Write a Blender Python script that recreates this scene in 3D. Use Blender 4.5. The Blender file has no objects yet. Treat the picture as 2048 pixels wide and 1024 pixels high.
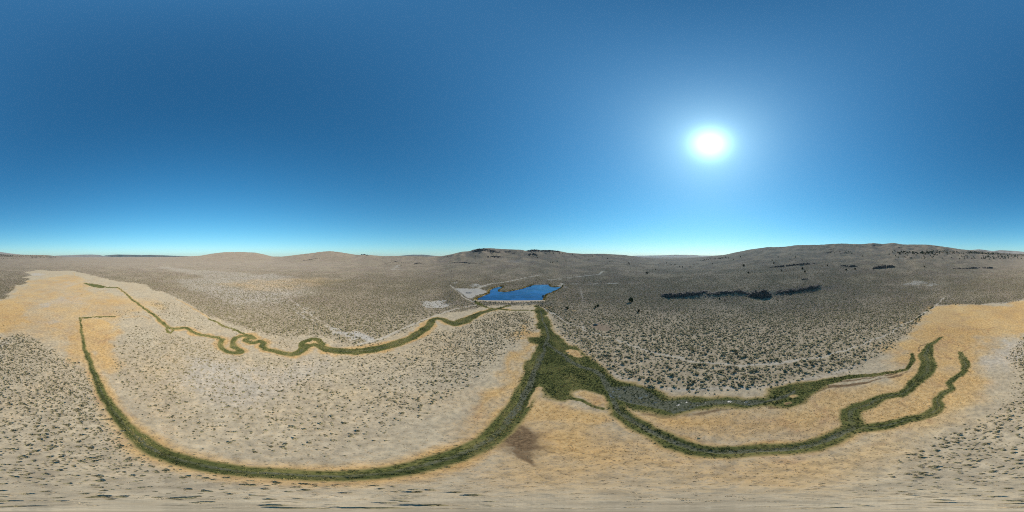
import bpy, bmesh, math, random
import numpy as np
from mathutils import Vector, Matrix

random.seed(7)
rng = np.random.default_rng(7)
SC = bpy.context.scene
COL = SC.collection
PI = math.pi
R = math.radians

# ---------------------------------------------------------------- camera
H = 80.0                                   # flying height above the basin floor, metres
cam_d = bpy.data.cameras.new("camera")
cam_d.type = 'PANO'
try:
    cam_d.panorama_type = 'EQUIRECTANGULAR'
except Exception:
    cam_d.cycles.panorama_type = 'EQUIRECTANGULAR'
cam_d.clip_start = 0.1
cam_d.clip_end = 120000
cam = bpy.data.objects.new("camera", cam_d)
cam.location = (0, 0, H)
cam.rotation_euler = (R(90), 0, 0)
COL.objects.link(cam)
SC.camera = cam

# ---------------------------------------------------------------- light
SUN_AZ, SUN_EL = R(69.6), R(39.5)          # azimuth from +Y towards +X
S = Vector((math.sin(SUN_AZ) * math.cos(SUN_EL), math.cos(SUN_AZ) * math.cos(SUN_EL), math.sin(SUN_EL)))
w = bpy.data.worlds.new("World"); SC.world = w; w.use_nodes = True
wn, wl = w.node_tree.nodes, w.node_tree.links
for n in list(wn): wn.remove(n)
sky = wn.new('ShaderNodeTexSky'); sky.sky_type = 'NISHITA'; sky.sun_disc = False
sky.sun_elevation = SUN_EL; sky.sun_rotation = SUN_AZ
sky.altitude = 1500; sky.air_density = 1.0; sky.dust_density = 0.35; sky.ozone_density = 2.5
hsv = wn.new('ShaderNodeHueSaturation'); hsv.inputs['Hue'].default_value = 0.488; hsv.inputs['Saturation'].default_value = 1.25
wl.new(sky.outputs[0], hsv.inputs['Color'])
bg = wn.new('ShaderNodeBackground'); bg.inputs['Strength'].default_value = 0.125
tint = wn.new('ShaderNodeVectorMath'); tint.operation = 'MULTIPLY'; tint.inputs[1].default_value = (0.68, 1.18, 1.36)
wl.new(hsv.outputs[0], tint.inputs[0])
den = wn.new('ShaderNodeVectorMath'); den.operation = 'MULTIPLY_ADD'; den.inputs[1].default_value = (0.042,) * 3; den.inputs[2].default_value = (1, 1, 1)
wl.new(tint.outputs[0], den.inputs[0])
shoulder = wn.new('ShaderNodeVectorMath'); shoulder.operation = 'DIVIDE'      # film-like shoulder on the bright horizon
wl.new(tint.outputs[0], shoulder.inputs[0]); wl.new(den.outputs[0], shoulder.inputs[1])
wl.new(shoulder.outputs[0], bg.inputs['Color'])
# forward-scatter aureole of the sun itself, in sky directions
geo = wn.new('ShaderNodeTexCoord')
nrm = wn.new('ShaderNodeVectorMath'); nrm.operation = 'NORMALIZE'; wl.new(geo.outputs['Generated'], nrm.inputs[0])
dot = wn.new('ShaderNodeVectorMath'); dot.operation = 'DOT_PRODUCT'; dot.inputs[1].default_value = S
wl.new(nrm.outputs[0], dot.inputs[0])
def wmath(op, a, b=None):
    n = wn.new('ShaderNodeMath'); n.operation = op
    for i, v in enumerate((a, b)):
        if v is None: continue
        if isinstance(v, (int, float)): n.inputs[i].default_value = v
        else: wl.new(v, n.inputs[i])
    return n.outputs[0]
cl = wmath('MINIMUM', wmath('MAXIMUM', dot.outputs['Value'], 0.0), 0.9999999)
ang = wmath('ARCCOSINE', cl)               # radians from the sun
def lobe(width, amp):
    q = wmath('DIVIDE', ang, width)
    return wmath('MULTIPLY', wmath('EXPONENT', wmath('MULTIPLY', wmath('MULTIPLY', q, q), -1.0)), amp)
def lobe1(width, amp):
    return wmath('MULTIPLY', wmath('EXPONENT', wmath('MULTIPLY', wmath('DIVIDE', ang, width), -1.0)), amp)
aur = wmath('ADD', wmath('ADD', lobe(R(4.6), 1.5), lobe1(R(9.0), 0.58)), lobe1(R(28.0), 0.18))
bg2 = wn.new('ShaderNodeBackground'); bg2.inputs['Color'].default_value = (0.58, 0.90, 1.0, 1)
wl.new(aur, bg2.inputs['Strength'])
addw = wn.new('ShaderNodeAddShader'); wl.new(bg.outputs[0], addw.inputs[0]); wl.new(bg2.outputs[0], addw.inputs[1])
wo = wn.new('ShaderNodeOutputWorld'); wl.new(addw.outputs[0], wo.inputs['Surface'])

sun_d = bpy.data.lights.new("sun", 'SUN'); sun_d.energy = 4.9; sun_d.angle = R(0.53); sun_d.color = (1.0, 0.935, 0.83)
sun = bpy.data.objects.new("sun", sun_d); COL.objects.link(sun)
sun.rotation_euler = S.to_track_quat('Z', 'Y').to_euler()
sun.location = (0, 0, 400)

SC.render.engine = 'CYCLES'
SC.view_settings.view_transform = 'Standard'; SC.view_settings.look = 'None'
SC.view_settings.exposure = 0.0; SC.view_settings.gamma = 1.0
SC.view_settings.use_curve_mapping = False
SC.cycles.use_denoising = False
SC.cycles.pixel_filter_type = 'BLACKMAN_HARRIS'; SC.cycles.filter_width = 1.05
SC.cycles.max_bounces = 5; SC.cycles.diffuse_bounces = 2; SC.cycles.glossy_bounces = 2
SC.cycles.volume_bounces = 0; SC.cycles.transparent_max_bounces = 4
SC.cycles.sample_clamp_indirect = 4.0

# ---------------------------------------------------------------- helpers
def smooth(a, b, x):
    t = np.clip((x - a) / (b - a), 0, 1)
    return t * t * (3 - 2 * t)

def vnoise(x, y, seed=0):
    xi = np.floor(x).astype(np.int64); yi = np.floor(y).astype(np.int64)
    fx = x - xi; fy = y - yi
    fx = fx * fx * (3 - 2 * fx); fy = fy * fy * (3 - 2 * fy)
    def h(a, b):
        n = (a * 374761393 + b * 668265263 + seed * 974634777) & 0x7fffffff
        n = ((n ^ (n >> 13)) * 1274126177) & 0x7fffffff
        return ((n ^ (n >> 16)) & 0xffff) / 65535.0
    return (h(xi, yi) * (1 - fx) + h(xi + 1, yi) * fx) * (1 - fy) + (h(xi, yi + 1) * (1 - fx) + h(xi + 1, yi + 1) * fx) * fy

def fbm(x, y, seed=0, octv=4):
    s = 0; a = 0.5; t = 0
    for k in range(octv):
        s = s + a * vnoise(x, y, seed + k); t += a; a *= 0.5; x = x * 2.03 + 17.1; y = y * 2.03 - 9.7
    return s / t                            # 0..1

def az_of(px): return (np.asarray(px, float) - 1024.0) / 2048.0 * 2 * PI
def el_of(py): return (512.0 - np.asarray(py, float)) / 1024.0 * PI

def tag(o, label=None, cat=None, group=None, kind=None):
    if label: o["label"] = label
    if cat: o["category"] = cat
    if group: o["group"] = group
    if kind: o["kind"] = kind
    return o

def link(o, parent=None):
    COL.objects.link(o)
    if parent is not None: o.parent = parent
    return o

def mesh_obj(name, verts, faces, mat, parent=None, smooth_shade=False):
    m = bpy.data.meshes.new(name); m.from_pydata([tuple(v) for v in verts], [], faces); m.update()
    if mat: m.materials.append(mat)
    if smooth_shade:
        m.polygons.foreach_set('use_smooth', [True] * len(m.polygons))
    return link(bpy.data.objects.new(name, m), parent)

# ---- node helper for materials
class Mat:
    def __init__(s, name):
        s.m = bpy.data.materials.new(name); s.m.use_nodes = True
        s.n, s.l = s.m.node_tree.nodes, s.m.node_tree.links
        s.b = s.n['Principled BSDF']; s.out = s.n['Material Output']
        s.set('Roughness', 0.9); s.set('Specular IOR Level', 0.15)
    def set(s, k, v):
        if k in s.b.inputs:
            if hasattr(v, 'links') or isinstance(v, bpy.types.NodeSocket): s.l.new(v, s.b.inputs[k])
            else: s.b.inputs[k].default_value = v
    def _in(s, sock, v):
        if isinstance(v, bpy.types.NodeSocket): s.l.new(v, sock)
        else: sock.default_value = v
    def pos(s):
        g = s.n.new('ShaderNodeNewGeometry'); return g.outputs['Position']
    def noise(s, vec, scale, detail=4, rough=0.6, dist=0.0):
        n = s.n.new('ShaderNodeTexNoise'); n.inputs['Scale'].default_value = scale
        n.inputs['Detail'].default_value = detail; n.inputs['Roughness'].default_value = rough
        n.inputs['Distortion'].default_value = dist
        s.l.new(vec, n.inputs['Vector']); return n.outputs['Fac']
    def voro(s, vec, scale, rand=1.0):
        n = s.n.new('ShaderNodeTexVoronoi'); n.inputs['Scale'].default_value = scale
        n.inputs['Randomness'].default_value = rand
        s.l.new(vec, n.inputs['Vector']); return n.outputs['Distance']
    def math(s, op, a, b=0.0, c=None, clamp=False):
        n = s.n.new('ShaderNodeMath'); n.operation = op; n.use_clamp = clamp
        s._in(n.inputs[0], a); s._in(n.inputs[1], b)
        if c is not None: s._in(n.inputs[2], c)
        return n.outputs[0]
    def sstep(s, x, a, b, lo=0.0, hi=1.0):
        n = s.n.new('ShaderNodeMapRange'); n.interpolation_type = 'SMOOTHSTEP'
        s._in(n.inputs['Value'], x); n.inputs['From Min'].default_value = a; n.inputs['From Max'].default_value = b
        n.inputs['To Min'].default_value = lo; n.inputs['To Max'].default_value = hi
        return n.outputs['Result']
    def ramp(s, x, stops):
        n = s.n.new('ShaderNodeValToRGB'); e = n.color_ramp.elements
        while len(e) > 1: e.remove(e[-1])
        e[0].position = stops[0][0]; e[0].color = (*stops[0][1], 1)
        for p, c in stops[1:]:
            q = e.new(p); q.color = (*c, 1)
        s.l.new(x, n.inputs[0]); return n.outputs[0]
    def mix(s, f, a, b, blend='MIX'):
        n = s.n.new('ShaderNodeMix'); n.data_type = 'RGBA'; n.blend_type = blend
        s._in(n.inputs[0], f)
        for i, v in ((6, a), (7, b)):
            if isinstance(v, tuple): n.inputs[i].default_value = (*v, 1) if len(v) == 3 else v
            else: s.l.new(v, n.inputs[i])
        return n.outputs[2]
    def attr(s, name, typ='GEOMETRY'):
        n = s.n.new('ShaderNodeAttribute'); n.attribute_name = name; n.attribute_type = typ; return n
    def bump(s, h, strength, dist=0.3):
        n = s.n.new('ShaderNodeBump'); n.inputs['Strength'].default_value = strength; n.inputs['Distance'].default_value = dist
        s.l.new(h, n.inputs['Height']); s.l.new(n.outputs[0], s.b.inputs['Normal'])

def plain(name, color, rough=0.6, spec=0.3, metal=0.0, vary=0.15, scale=3.0):
    M = Mat(name); p = M.n.new('ShaderNodeTexCoord').outputs['Object']
    n = M.noise(p, scale, 3)
    lo = tuple(c * (1 - vary) for c in color); hi = tuple(min(1, c * (1 + vary)) for c in color)
    M.set('Base Color', M.ramp(n, [(0.3, lo), (0.7, hi)])); M.set('Roughness', rough)
    M.set('Specular IOR Level', spec); M.set('Metallic', metal)
    return M.m

# ---------------------------------------------------------------- terrain heights on a polar lattice
NT = 1440
r1 = H / np.tan(np.radians(np.arange(89.6, 8.0, -0.25)))
r2 = [r1[-1]]
while r2[-1] < 3600: r2.append(r2[-1] * 1.0125)
while r2[-1] < 17600: r2.append(r2[-1] * 1.05)
RR = np.concatenate([r1, np.array(r2[1:])])
NR = len(RR)
TH = (np.arange(NT) / NT - 0.5) * 2 * PI          # azimuth, 0 = +Y, clockwise
PXc = TH / (2 * PI) * 2048 + 1024                 # the same azimuth counted in 2048ths of a turn
T2, R2 = np.meshgrid(TH, RR, indexing='ij')       # [NT, NR]
X = R2 * np.sin(T2); Y = R2 * np.cos(T2)

def keyed(tab):                                    # periodic interpolation over azimuth
    k = np.array([t[0] for t in tab], float); v = np.array([t[1] for t in tab], float)
    k = np.concatenate([k - 2048, k, k + 2048]); v = np.concatenate([v, v, v])
    return np.interp(PXc, k, v)
def blur_az(a, n):
    k = np.hanning(2 * n + 3)[1:-1]; k /= k.sum()
    return np.convolve(np.concatenate([a[-n:], a, a[:n]]), k, 'valid')

SKYL = [(0, 508), (20, 509), (58, 509.5), (95, 510), (105, 511.3), (130, 514), (240, 514.6), (330, 514), (370, 513), (400, 511.3), (425, 507), (447, 504.3), (480, 503.7),
        (510, 505), (530, 509), (545, 513), (565, 513), (590, 510), (620, 506.5), (640, 503.5), (660, 502), (675, 503.5),
        (700, 507.5), (712, 509.5), (740, 510), (765, 512), (800, 511.8), (860, 513), (885, 512), (900, 509), (915, 505.5), (922, 503.5), (940, 502), (945, 499.5), (958, 497),
        (975, 496.3), (985, 496.5), (1005, 498), (1030, 499), (1047, 499.8), (1050, 501.8), (1064, 500.6), (1085, 500), (1099, 499.8), (1116, 501.6), (1136, 505.5),
        (1164, 507.5), (1211, 507.5), (1249, 510), (1286, 514.8), (1311, 517), (1336, 517.6), (1374, 516.3), (1411, 513.4), (1449, 509.6),
        (1474, 504), (1499, 499), (1536, 494), (1568, 493.6), (1593, 490), (1636, 489.5), (1681, 486.8), (1723, 488.2), (1746, 486),
        (1766, 488), (1786, 485.5), (1806, 488.8), (1856, 489), (1886, 493), (1923, 498.5), (1961, 502), (1998, 506), (2030, 507.5)]
DIST = [(0, 3600), (60, 3600), (100, 4200), (140, 9000), (330, 8000), (370, 5000), (400, 3400), (480, 3000), (530, 3200), (550, 3600), (600, 2400), (660, 2300),
        (720, 2100), (780, 1800), (880, 1600), (940, 1450), (985, 1400), (1050, 1350), (1116, 1400), (1200, 1700), (1286, 1900),
        (1336, 2200), (1374, 2200), (1411, 2000), (1449, 1800), (1500, 1700), (1600, 1750), (1700, 1850), (1786, 1950), (1856, 2000),
        (1923, 2100), (1998, 2800), (2030, 3500)]
FOOT = [(0, 1500), (110, 2200), (240, 3500), (400, 1500), (480, 1200), (660, 850), (800, 650), (900, 560), (985, 500), (1100, 420), (1200, 300), (1300, 230),
        (1500, 215), (1700, 230), (1850, 300), (1930, 450), (2000, 900)]
POW = [(0, 1.8), (240, 1.2), (480, 1.9), (660, 1.8), (800, 1.3), (985, 1.75), (1100, 1.7), (1200, 1.3), (1336, 1.0), (1500, 1.15), (1700, 1.25), (1850, 1.3), (1950, 1.3), (2020, 1.6)]
sky_t = np.tan(el_of(keyed(SKYL)))
sky_t = blur_az(sky_t, 1)
DD = blur_az(keyed(DIST), 12); FF = blur_az(keyed(FOOT), 20); PP = blur_az(keyed(POW), 20)
ZD = np.maximum(H + DD * sky_t, 2.0)
ZDs = blur_az(ZD, 4)
s_ = np.clip((R2 - FF[:, None]) / (DD - FF)[:, None], 0, 1.0)
Z = blur_az(ZD, 8)[:, None] * s_ ** PP[:, None]
# hill relief: ravines and swells
n1 = fbm(X / 420, Y / 420, 3, 5) - 0.5
n2 = 1 - np.abs(2 * fbm(X / 170 + 5, Y / 170, 11, 4) - 1)
n3 = fbm(X / 45, Y / 45, 23, 4) - 0.5
amp = np.clip(Z, 0, 140)
Z += amp * (0.40 * n1 - 0.22 * (n2 - 0.6) * smooth(5, 40, amp)) + np.clip(amp * 0.16, 0, 12) * n3
Z += (fbm(X / 60, Y / 60, 31, 4) - 0.5) * 0.9 * smooth(30, 160, R2) + (fbm(X / 900, Y / 900, 77, 3) - 0.5) * 10 * smooth(700, 2500, R2)
# stepped rim on the near right slope (cliff band), and two smaller benches above it
def step(pxa, pxb, r_tab, h, wdt, fade):
    win = smooth(pxa - 30, pxa + 30, PXc) * (1 - smooth(pxb - 20, pxb + 60, PXc))
    rc = np.interp(PXc, [t[0] for t in r_tab], [t[1] for t in r_tab])
    jag = (fbm(TH * 40, TH * 0, 5, 2) - 0.5) * 14
    rc = rc + jag
    return win[:, None] * h * smooth(-wdt, wdt, R2 - rc[:, None]) * (1 - smooth(1.2, fade, R2 / rc[:, None]))
CLIFF_R = [(1330, 300), (1400, 300), (1480, 305), (1540, 300), (1600, 325), (1640, 345), (1720, 380)]
Z += step(1340, 1640, CLIFF_R, 6.0, 11, 3.0)
# bench that holds the reservoir
bench = (smooth(880, 915, PXc) * (1 - smooth(1098, 1125, PXc)))[:, None] * 4.4 * smooth(251, 266, R2) * (1 - smooth(700, 1300, R2))
Z += bench
# bring the skyline to its surveyed height, keep what lies behind it lower
D2 = DD[:, None]
angs = (Z - H) / R2
inw = (R2 > 0.6 * D2) & (R2 < 1.08 * D2)
amax = np.where(inw, angs, -9).max(axis=1)
wgt = smooth(0.55, 0.97, R2 / D2)
Z += blur_az(sky_t - amax, 5)[:, None] * R2 * wgt * (1 - smooth(1.0, 1.5, R2 / D2))
lim = np.maximum(H + sky_t[:, None] * R2 - 0.002 * R2 * smooth(1.05, 1.2, R2 / D2), 0.0)
back = smooth(1.04, 1.9, R2 / D2)
Z = np.where(R2 > 1.04 * D2, np.minimum(Z * (1 - back), lim), np.minimum(Z, H + sky_t[:, None] * R2))
Z = np.where(R2 < 60, Z * 0.2, Z)

def lookup(field, x, y):                           # bilinear in (azimuth, radius)
    x = np.asarray(x, float); y = np.asarray(y, float)
    r = np.hypot(x, y); t = np.arctan2(x, y)
    ft = (t / (2 * PI) + 0.5) * NT
    i0 = np.floor(ft).astype(int); a = ft - i0; i0 %= NT; i1 = (i0 + 1) % NT
    j = np.clip(np.searchsorted(RR, r) - 1, 0, NR - 2); b = np.clip((r - RR[j]) / (RR[j + 1] - RR[j]), 0, 1)
    f = field
    return (f[i0, j] * (1 - a) + f[i1, j] * a) * (1 - b) + (f[i0, j + 1] * (1 - a) + f[i1, j + 1] * a) * b

ENV = np.maximum.accumulate((Z - H) / R2 + np.arange(NR)[None, :] * 1e-9, axis=1)
def W(px, py):
    """ground point seen in direction (px, py) of the panorama"""
    px = np.asarray(px, float) % 2048
    t = math.tan(float(el_of(min(py, 1023.2))))
    i = int(round((px / 2048) * NT)) % NT
    if py > 760: r = -H / t
    else: r = float(np.interp(t, ENV[i], RR))
    a = float(az_of(px))
    return (r * math.sin(a), r * math.cos(a))
def WL(pts, n=6, closed=False):
    out = []; q = list(pts) + ([pts[0]] if closed else [])
    if closed and len(q) > 1:                      # close across the seam of the turn the short way
        d = q[-1][0] - q[-2][0]
        if abs(d) > 1024: q[-1] = (q[-1][0] - math.copysign(2048, d), q[-1][1])
    for a, b in zip(q[:-1], q[1:]):
        for k in range(n):
            t = k / n
            out.append(W(a[0] + (b[0] - a[0]) * t, a[1] + (b[1] - a[1]) * t))
    if not closed: out.append(W(*q[-1]))
    return np.array(out)

Xf, Yf = X.ravel(), Y.ravel()
def warp(a1, s1, a2, s2, seed):
    dx = (fbm(X / s1, Y / s1, seed, 3) - .5) * 2 * a1 + (fbm(X / s2, Y / s2, seed + 9, 3) - .5) * 2 * a2
    dy = (fbm(X / s1 + 31, Y / s1, seed + 3, 3) - .5) * 2 * a1 + (fbm(X / s2 + 17, Y / s2, seed + 13, 3) - .5) * 2 * a2
    k = np.clip(R2 / 55, 0.12, 3.0)
    return (X + dx * k).ravel(), (Y + dy * k).ravel()
XS, YS = warp(0.6, 9, 0.35, 2.5, 201)             # ragged grass edges
XM, YM = warp(1.5, 12, 0.9, 4, 261)              # stains
XB, YB = warp(12.0, 45, 5.0, 9, 231)              # drifting edges of grass and soil types
def seg_dist(P, x, y, closed, val=None):
    """distance to a polyline; with val also the interpolated value at the foot"""
    A = P; B = np.roll(P, -1, 0)
    if not closed: A, B = A[:-1], P[1:]
    best = np.full(len(x), 1e9); bv = np.zeros(len(x))
    for k in range(len(A)):
        ax, ay = A[k]; dx, dy = B[k] - A[k]; L = dx * dx + dy * dy + 1e-9
        t = np.clip(((x - ax) * dx + (y - ay) * dy) / L, 0, 1)
        d = (x - ax - t * dx) ** 2 + (y - ay - t * dy) ** 2
        m = d < best
        best = np.where(m, d, best)
        if val is not None: bv = np.where(m, val[k] + (val[k + 1] - val[k]) * t, bv)
    return (np.sqrt(best), bv) if val is not None else np.sqrt(best)
def inside(P, x, y):
    c = np.zeros(len(x), bool); n = len(P)
    for k in range(n):
        x1, y1 = P[k]; x2, y2 = P[(k + 1) % n]
        if y1 == y2: continue
        c ^= ((y1 > y) != (y2 > y)) & (x < (x2 - x1) * (y - y1) / (y2 - y1) + x1)
    return c
def polymask(pts, soft, n=4, world=None, wp=None):
    Xf, Yf = wp if wp else (XS, YS)
    P = WL(pts, n, True) if world is None else world
    m = np.zeros(len(Xf)); mg = soft * 1.5 + 1
    sel = np.where((Xf > P[:, 0].min() - mg) & (Xf < P[:, 0].max() + mg) & (Yf > P[:, 1].min() - mg) & (Yf < P[:, 1].max() + mg))[0]
    x, y = Xf[sel], Yf[sel]
    ins = inside(P, x, y)
    d = seg_dist(P, x, y, True)
    m[sel] = smooth(-soft, soft, np.where(ins, d, -d))
    return m.reshape(NT, NR)
def ribmask(pts, hw, soft, n=5, wp=None):
    Xf, Yf = wp if wp else (XS, YS)
    """ribbon round a traced centre line; hw = half width in metres (number or one per point)"""
    P = WL(pts, n)
    hw = np.full(len(pts), float(hw)) if np.isscalar(hw) else np.array(hw, float)
    v = np.interp(np.linspace(0, len(pts) - 1, len(P)), np.arange(len(pts)), hw)
    m = np.zeros(len(Xf)); mg = hw.max() + soft + 2
    sel = np.where((Xf > P[:, 0].min() - mg) & (Xf < P[:, 0].max() + mg) & (Yf > P[:, 1].min() - mg) & (Yf < P[:, 1].max() + mg))[0]
    d, vv = seg_dist(P, Xf[sel], Yf[sel], False, v)
    m[sel] = smooth(-soft, soft, vv - d)
    return m.reshape(NT, NR)

# ---------------------------------------------------------------- surveyed features
DITCH = [(159, 635.5), (160, 640), (162.5, 660), (167, 680), (171, 700), (177.5, 720), (184, 738), (194, 761), (208, 792), (225, 817.6), (247.5, 848.5),
         (270, 871), (298, 893.5), (332, 910), (366, 921.6), (422, 934), (478, 942.7), (512, 945.5), (568, 948), (638.6, 952), (681, 952.5), (737, 949),
         (793, 943), (849.5, 930), (906, 913), (948, 896), (976, 879.5), (1004, 854), (1024, 832), (1041, 806), (1058, 772.6), (1068, 744), (1078, 712)]
DITCH_W = np.interp(np.arange(len(DITCH)), [0, 4, 8, 14, 20, 26, 29, 32], [0.8, 1.3, 2.0, 2.5, 2.4, 3.0, 4.6, 5.0])
DITCH_ARM = [(159, 635.5), (175, 635), (195, 634), (215, 634), (229, 633)]
CREEK_B = [(1221, 786), (1232, 809), (1238, 823), (1263, 840), (1294, 857), (1328, 874), (1356, 888), (1390, 899), (1432, 903), (1474, 903.5), (1536, 900.5),
           (1578, 898), (1620, 892.5), (1654, 881), (1685, 867), (1707, 857)]
CREEK_B1 = [(1707, 857), (1701, 838), (1702, 823), (1716, 815), (1738.5, 807.7), (1761, 796.5), (1785, 791), (1803, 789), (1817, 778), (1837, 758.5), (1854, 741.6),
            (1858, 728), (1850, 712), (1861, 690), (1885, 674)]
CREEK_B1W = [3.2, 3.4, 3.2, 3.2, 3.2, 2.4, 2.2, 2.2, 2.4, 3.4, 4.5, 5.0, 5.0, 2.6, 0.8]
CREEK_B2 = [(1707, 857), (1733, 855.5), (1775, 850), (1817, 838.7), (1845, 833), (1868, 823), (1878, 814.8), (1875, 799), (1885, 789.5), (1904.5, 778),
            (1897.5, 765.5), (1910, 755.7), (1930, 741.6), (1931, 730), (1926, 717.5), (1920, 706)]
CREEK_B2W = [2.6, 2.4, 2.2, 2.0, 2.0, 2.2, 2.2, 1.6, 1.4, 1.4, 1.4, 1.4, 2.0, 2.6, 2.4, 1.6]
CREEK_C = [(1024, 620), (1008, 619.5), (994.5, 617.5), (982, 620), (957, 627.5), (940, 636), (927, 642.5), (912, 647.5), (899.5, 645), (887, 639), (874.5, 636.5), (864, 640), (858, 650), (844.5, 662.5),
           (824.5, 675), (799.5, 685), (767, 694), (737, 700), (707, 703.5), (674.5, 702), (652, 698), (639.5, 692.5), (629.5, 689), (617, 690.5), (609.5, 697.5), (599.5, 704.5),
           (584.5, 708), (567, 706), (549.5, 702.5), (532, 699), (524.5, 692.5), (529, 686), (519.5, 682), (507, 685), (498, 685), (491, 680.5), (497, 676.5), (507, 676), (502, 671), (494, 671), (480, 673), (470, 676), (465, 684), (467.5, 692.5),
           (480, 700), (482, 703), (472.5, 706), (457.5, 704), (445, 697.5), (440, 689), (444, 679), (435, 674), (420, 672.5), (400, 670.5), (387.5, 666),
           (380, 659), (372.5, 656), (357.5, 657), (345, 658), (335, 654), (327.5, 646), (319, 641), (316, 636), (300, 625), (282.5, 612.5), (265, 600),
           (255, 590), (242.5, 580), (234.5, 574.5)]
CREEK_CW = np.interp(np.arange(len(CREEK_C)), [0, 2, 4, 6, 8, 10, 13, 17, 19, 22, 30, 50, 62, 68], [1.5, 2.6, 4.5, 7.5, 5.0, 3.4, 4.6, 4.6, 4.2, 2.8, 2.4, 2.0, 1.9, 1.4])
MARSH = [(1070, 611), (1074, 628), (1078, 643), (1079, 656), (1080, 672), (1066, 677), (1056, 676), (1059, 688), (1078, 687), (1070, 705), (1051, 722), (1050, 738), (1046, 760), (1034, 785), (1024, 802),
         (1044, 812), (1061, 780), (1072, 772), (1089, 791), (1108, 798), (1134, 800.5), (1146, 792), (1142, 781), (1159, 777), (1181, 783), (1207, 791), (1219, 803), (1213, 818), (1236, 832),
         (1266, 838), (1250, 818), (1243, 809), (1269, 819), (1300, 822), (1330, 829), (1347, 831), (1375, 826), (1404, 818), (1446, 813), (1496, 817), (1536, 813), (1572, 812), (1598, 806), (1615, 790), (1648, 775),
         (1640, 768), (1662, 757), (1620, 763), (1578, 769), (1541, 780), (1536, 797), (1488, 800), (1457, 793.7), (1418, 797), (1361, 793), (1336, 795.5), (1322, 784), (1302, 777.5), (1277, 772), (1266, 767), (1246, 765),
         (1226, 753), (1207, 737), (1184, 718), (1174, 712), (1154, 696), (1139, 690), (1128, 681), (1117, 676), (1109, 672), (1105, 665), (1103, 655), (1094, 640), (1091, 633), (1099, 629), (1096, 624), (1084, 617), (1074, 610)]
ISLE = [(1131, 700), (1137, 697.5), (1154, 701), (1168, 712), (1164, 716), (1149, 714), (1134, 708)]
ISLE2 = [(1124, 684), (1136, 680), (1152, 691), (1141, 694)]
GOLDPATCH = [(1146, 787), (1170, 781), (1198, 789), (1216, 802), (1204, 814), (1187, 812), (1164, 796)]
WETPOLY = [(1207, 750), (1226, 772), (1269, 772), (1305, 786), (1328, 802), (1373, 798), (1384, 805), (1446, 799), (1530, 801), (1575, 787), (1592, 778),
           (1594, 786), (1560, 800), (1496, 813), (1470, 807), (1401, 811), (1375, 821), (1347, 828), (1319, 817), (1271, 809), (1240, 800), (1224, 790)]
LAKE = [(a / 6.4 + 880, b / 6.4 + 540) for a, b in [(468, 374), (490, 355), (550, 330), (640, 290), (632, 268), (650, 245), (690, 226), (740, 212), (800, 203), (796, 222), (760, 240), (742, 256), (752, 270), (830, 275),
        (900, 268), (950, 259), (1060, 235), (1140, 205), (1200, 185), (1270, 182), (1390, 182), (1405, 203), (1440, 216), (1480, 225), (1550, 235), (1510, 256), (1440, 279), (1370, 300), (1335, 325), (1320, 360),
        (1316, 384), (1200, 392), (1000, 396), (800, 393), (640, 388), (520, 382)]]
LAKE_Z = 3.4
PAD = [(909, 577), (925, 577), (945, 577), (958, 577), (975, 583), (968, 588), (952, 591), (943, 597), (935, 596)]
TRACK1 = [(1074, 610), (1090, 618), (1106.5, 627.5), (1136.5, 645), (1174, 659), (1204, 670), (1236.5, 681), (1274, 695), (1311.5, 706), (1349, 715), (1399, 724), (1449, 729), (1500, 730.5), (1536, 729.5),
          (1586, 722), (1648.5, 712.5), (1686, 702.5), (1723.5, 690), (1761, 675), (1798.5, 655), (1831, 639), (1861, 617.5), (1898.5, 591)]
TRACK2 = [(545, 572), (559.5, 580), (590, 607), (617, 627.5), (652, 647.5), (682, 669), (719.5, 688)]
TRACK3 = [(719.5, 688), (762, 677.5), (812, 655), (862, 634), (912, 617.5), (957, 609)]
TRACK4 = [(957, 609), (930, 596), (909, 577), (900, 570)]
TRACK5 = [(955, 577), (965, 572), (985, 567), (1012, 564), (1049, 556), (1081, 549.5)]
TRACK6 = [(1097, 560), (1130, 557), (1166, 552), (1198, 549), (1205, 543)]
TRACK7 = [(1125, 577), (1123, 567), (1150, 568), (1200, 568), (1260, 565)]
TRACK8 = [(1160, 574), (1164, 590), (1167, 606)]
TRACK9 = [(1590, 536), (1632, 553), (1680, 562), (1720, 570), (1790, 570), (1860, 572)]
TRACK10 = [(1898, 591), (1950, 580), (2000, 571), (2048, 562)]

green = np.maximum.reduce([ribmask(DITCH, DITCH_W, 1.7), ribmask(DITCH_ARM, 1.5, 0.8), ribmask(CREEK_B, 2.9, 2.0, wp=(XM, YM)), ribmask(CREEK_B1, CREEK_B1W, 1.8),
        ribmask(CREEK_B2, CREEK_B2W, 1.6), ribmask(CREEK_C, CREEK_CW, 1.8, 3), polymask(MARSH, 3.6, wp=(XM, YM)),
        ribmask([(604.5, 697), (606, 684), (622, 678), (638, 680), (645, 687), (640, 692)], 2.4, 0.8), ribmask([(332, 657), (335, 665), (342, 666), (346, 660)], 1.2, .5),
        ribmask([(417.5, 637), (450, 652.5), (475, 662.5), (495, 670)], 1.2, 0.5), ribmask([(952, 604.5), (963, 611), (974.5, 615), (990, 618), (1024, 620), (1072, 621.5)], [3, 2.0, 1.6, 1.6, 1.4, 1.4], 0.6),
        ribmask([(994, 617), (1006, 614.5), (1018, 611.5)], 2.2, .6),
        polymask([(166, 566), (180, 567), (200, 570), (213, 574), (205, 576), (190, 574.5), (178, 571)], 3.0), ribmask([(213, 575.3), (234.5, 575)], 1.2, .6),
        ribmask([(1640, 767), (1693, 754), (1747, 750), (1789, 744), (1815, 738), (1826, 722), (1824, 708)], [3, 2.2, 1.5, 1.2, 1.2, 1.6, 1.0], 0.7),
        ribmask([(1205, 817), (1187, 812), (1165, 801), (1140, 796)], 1.0, 0.5)])
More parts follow.
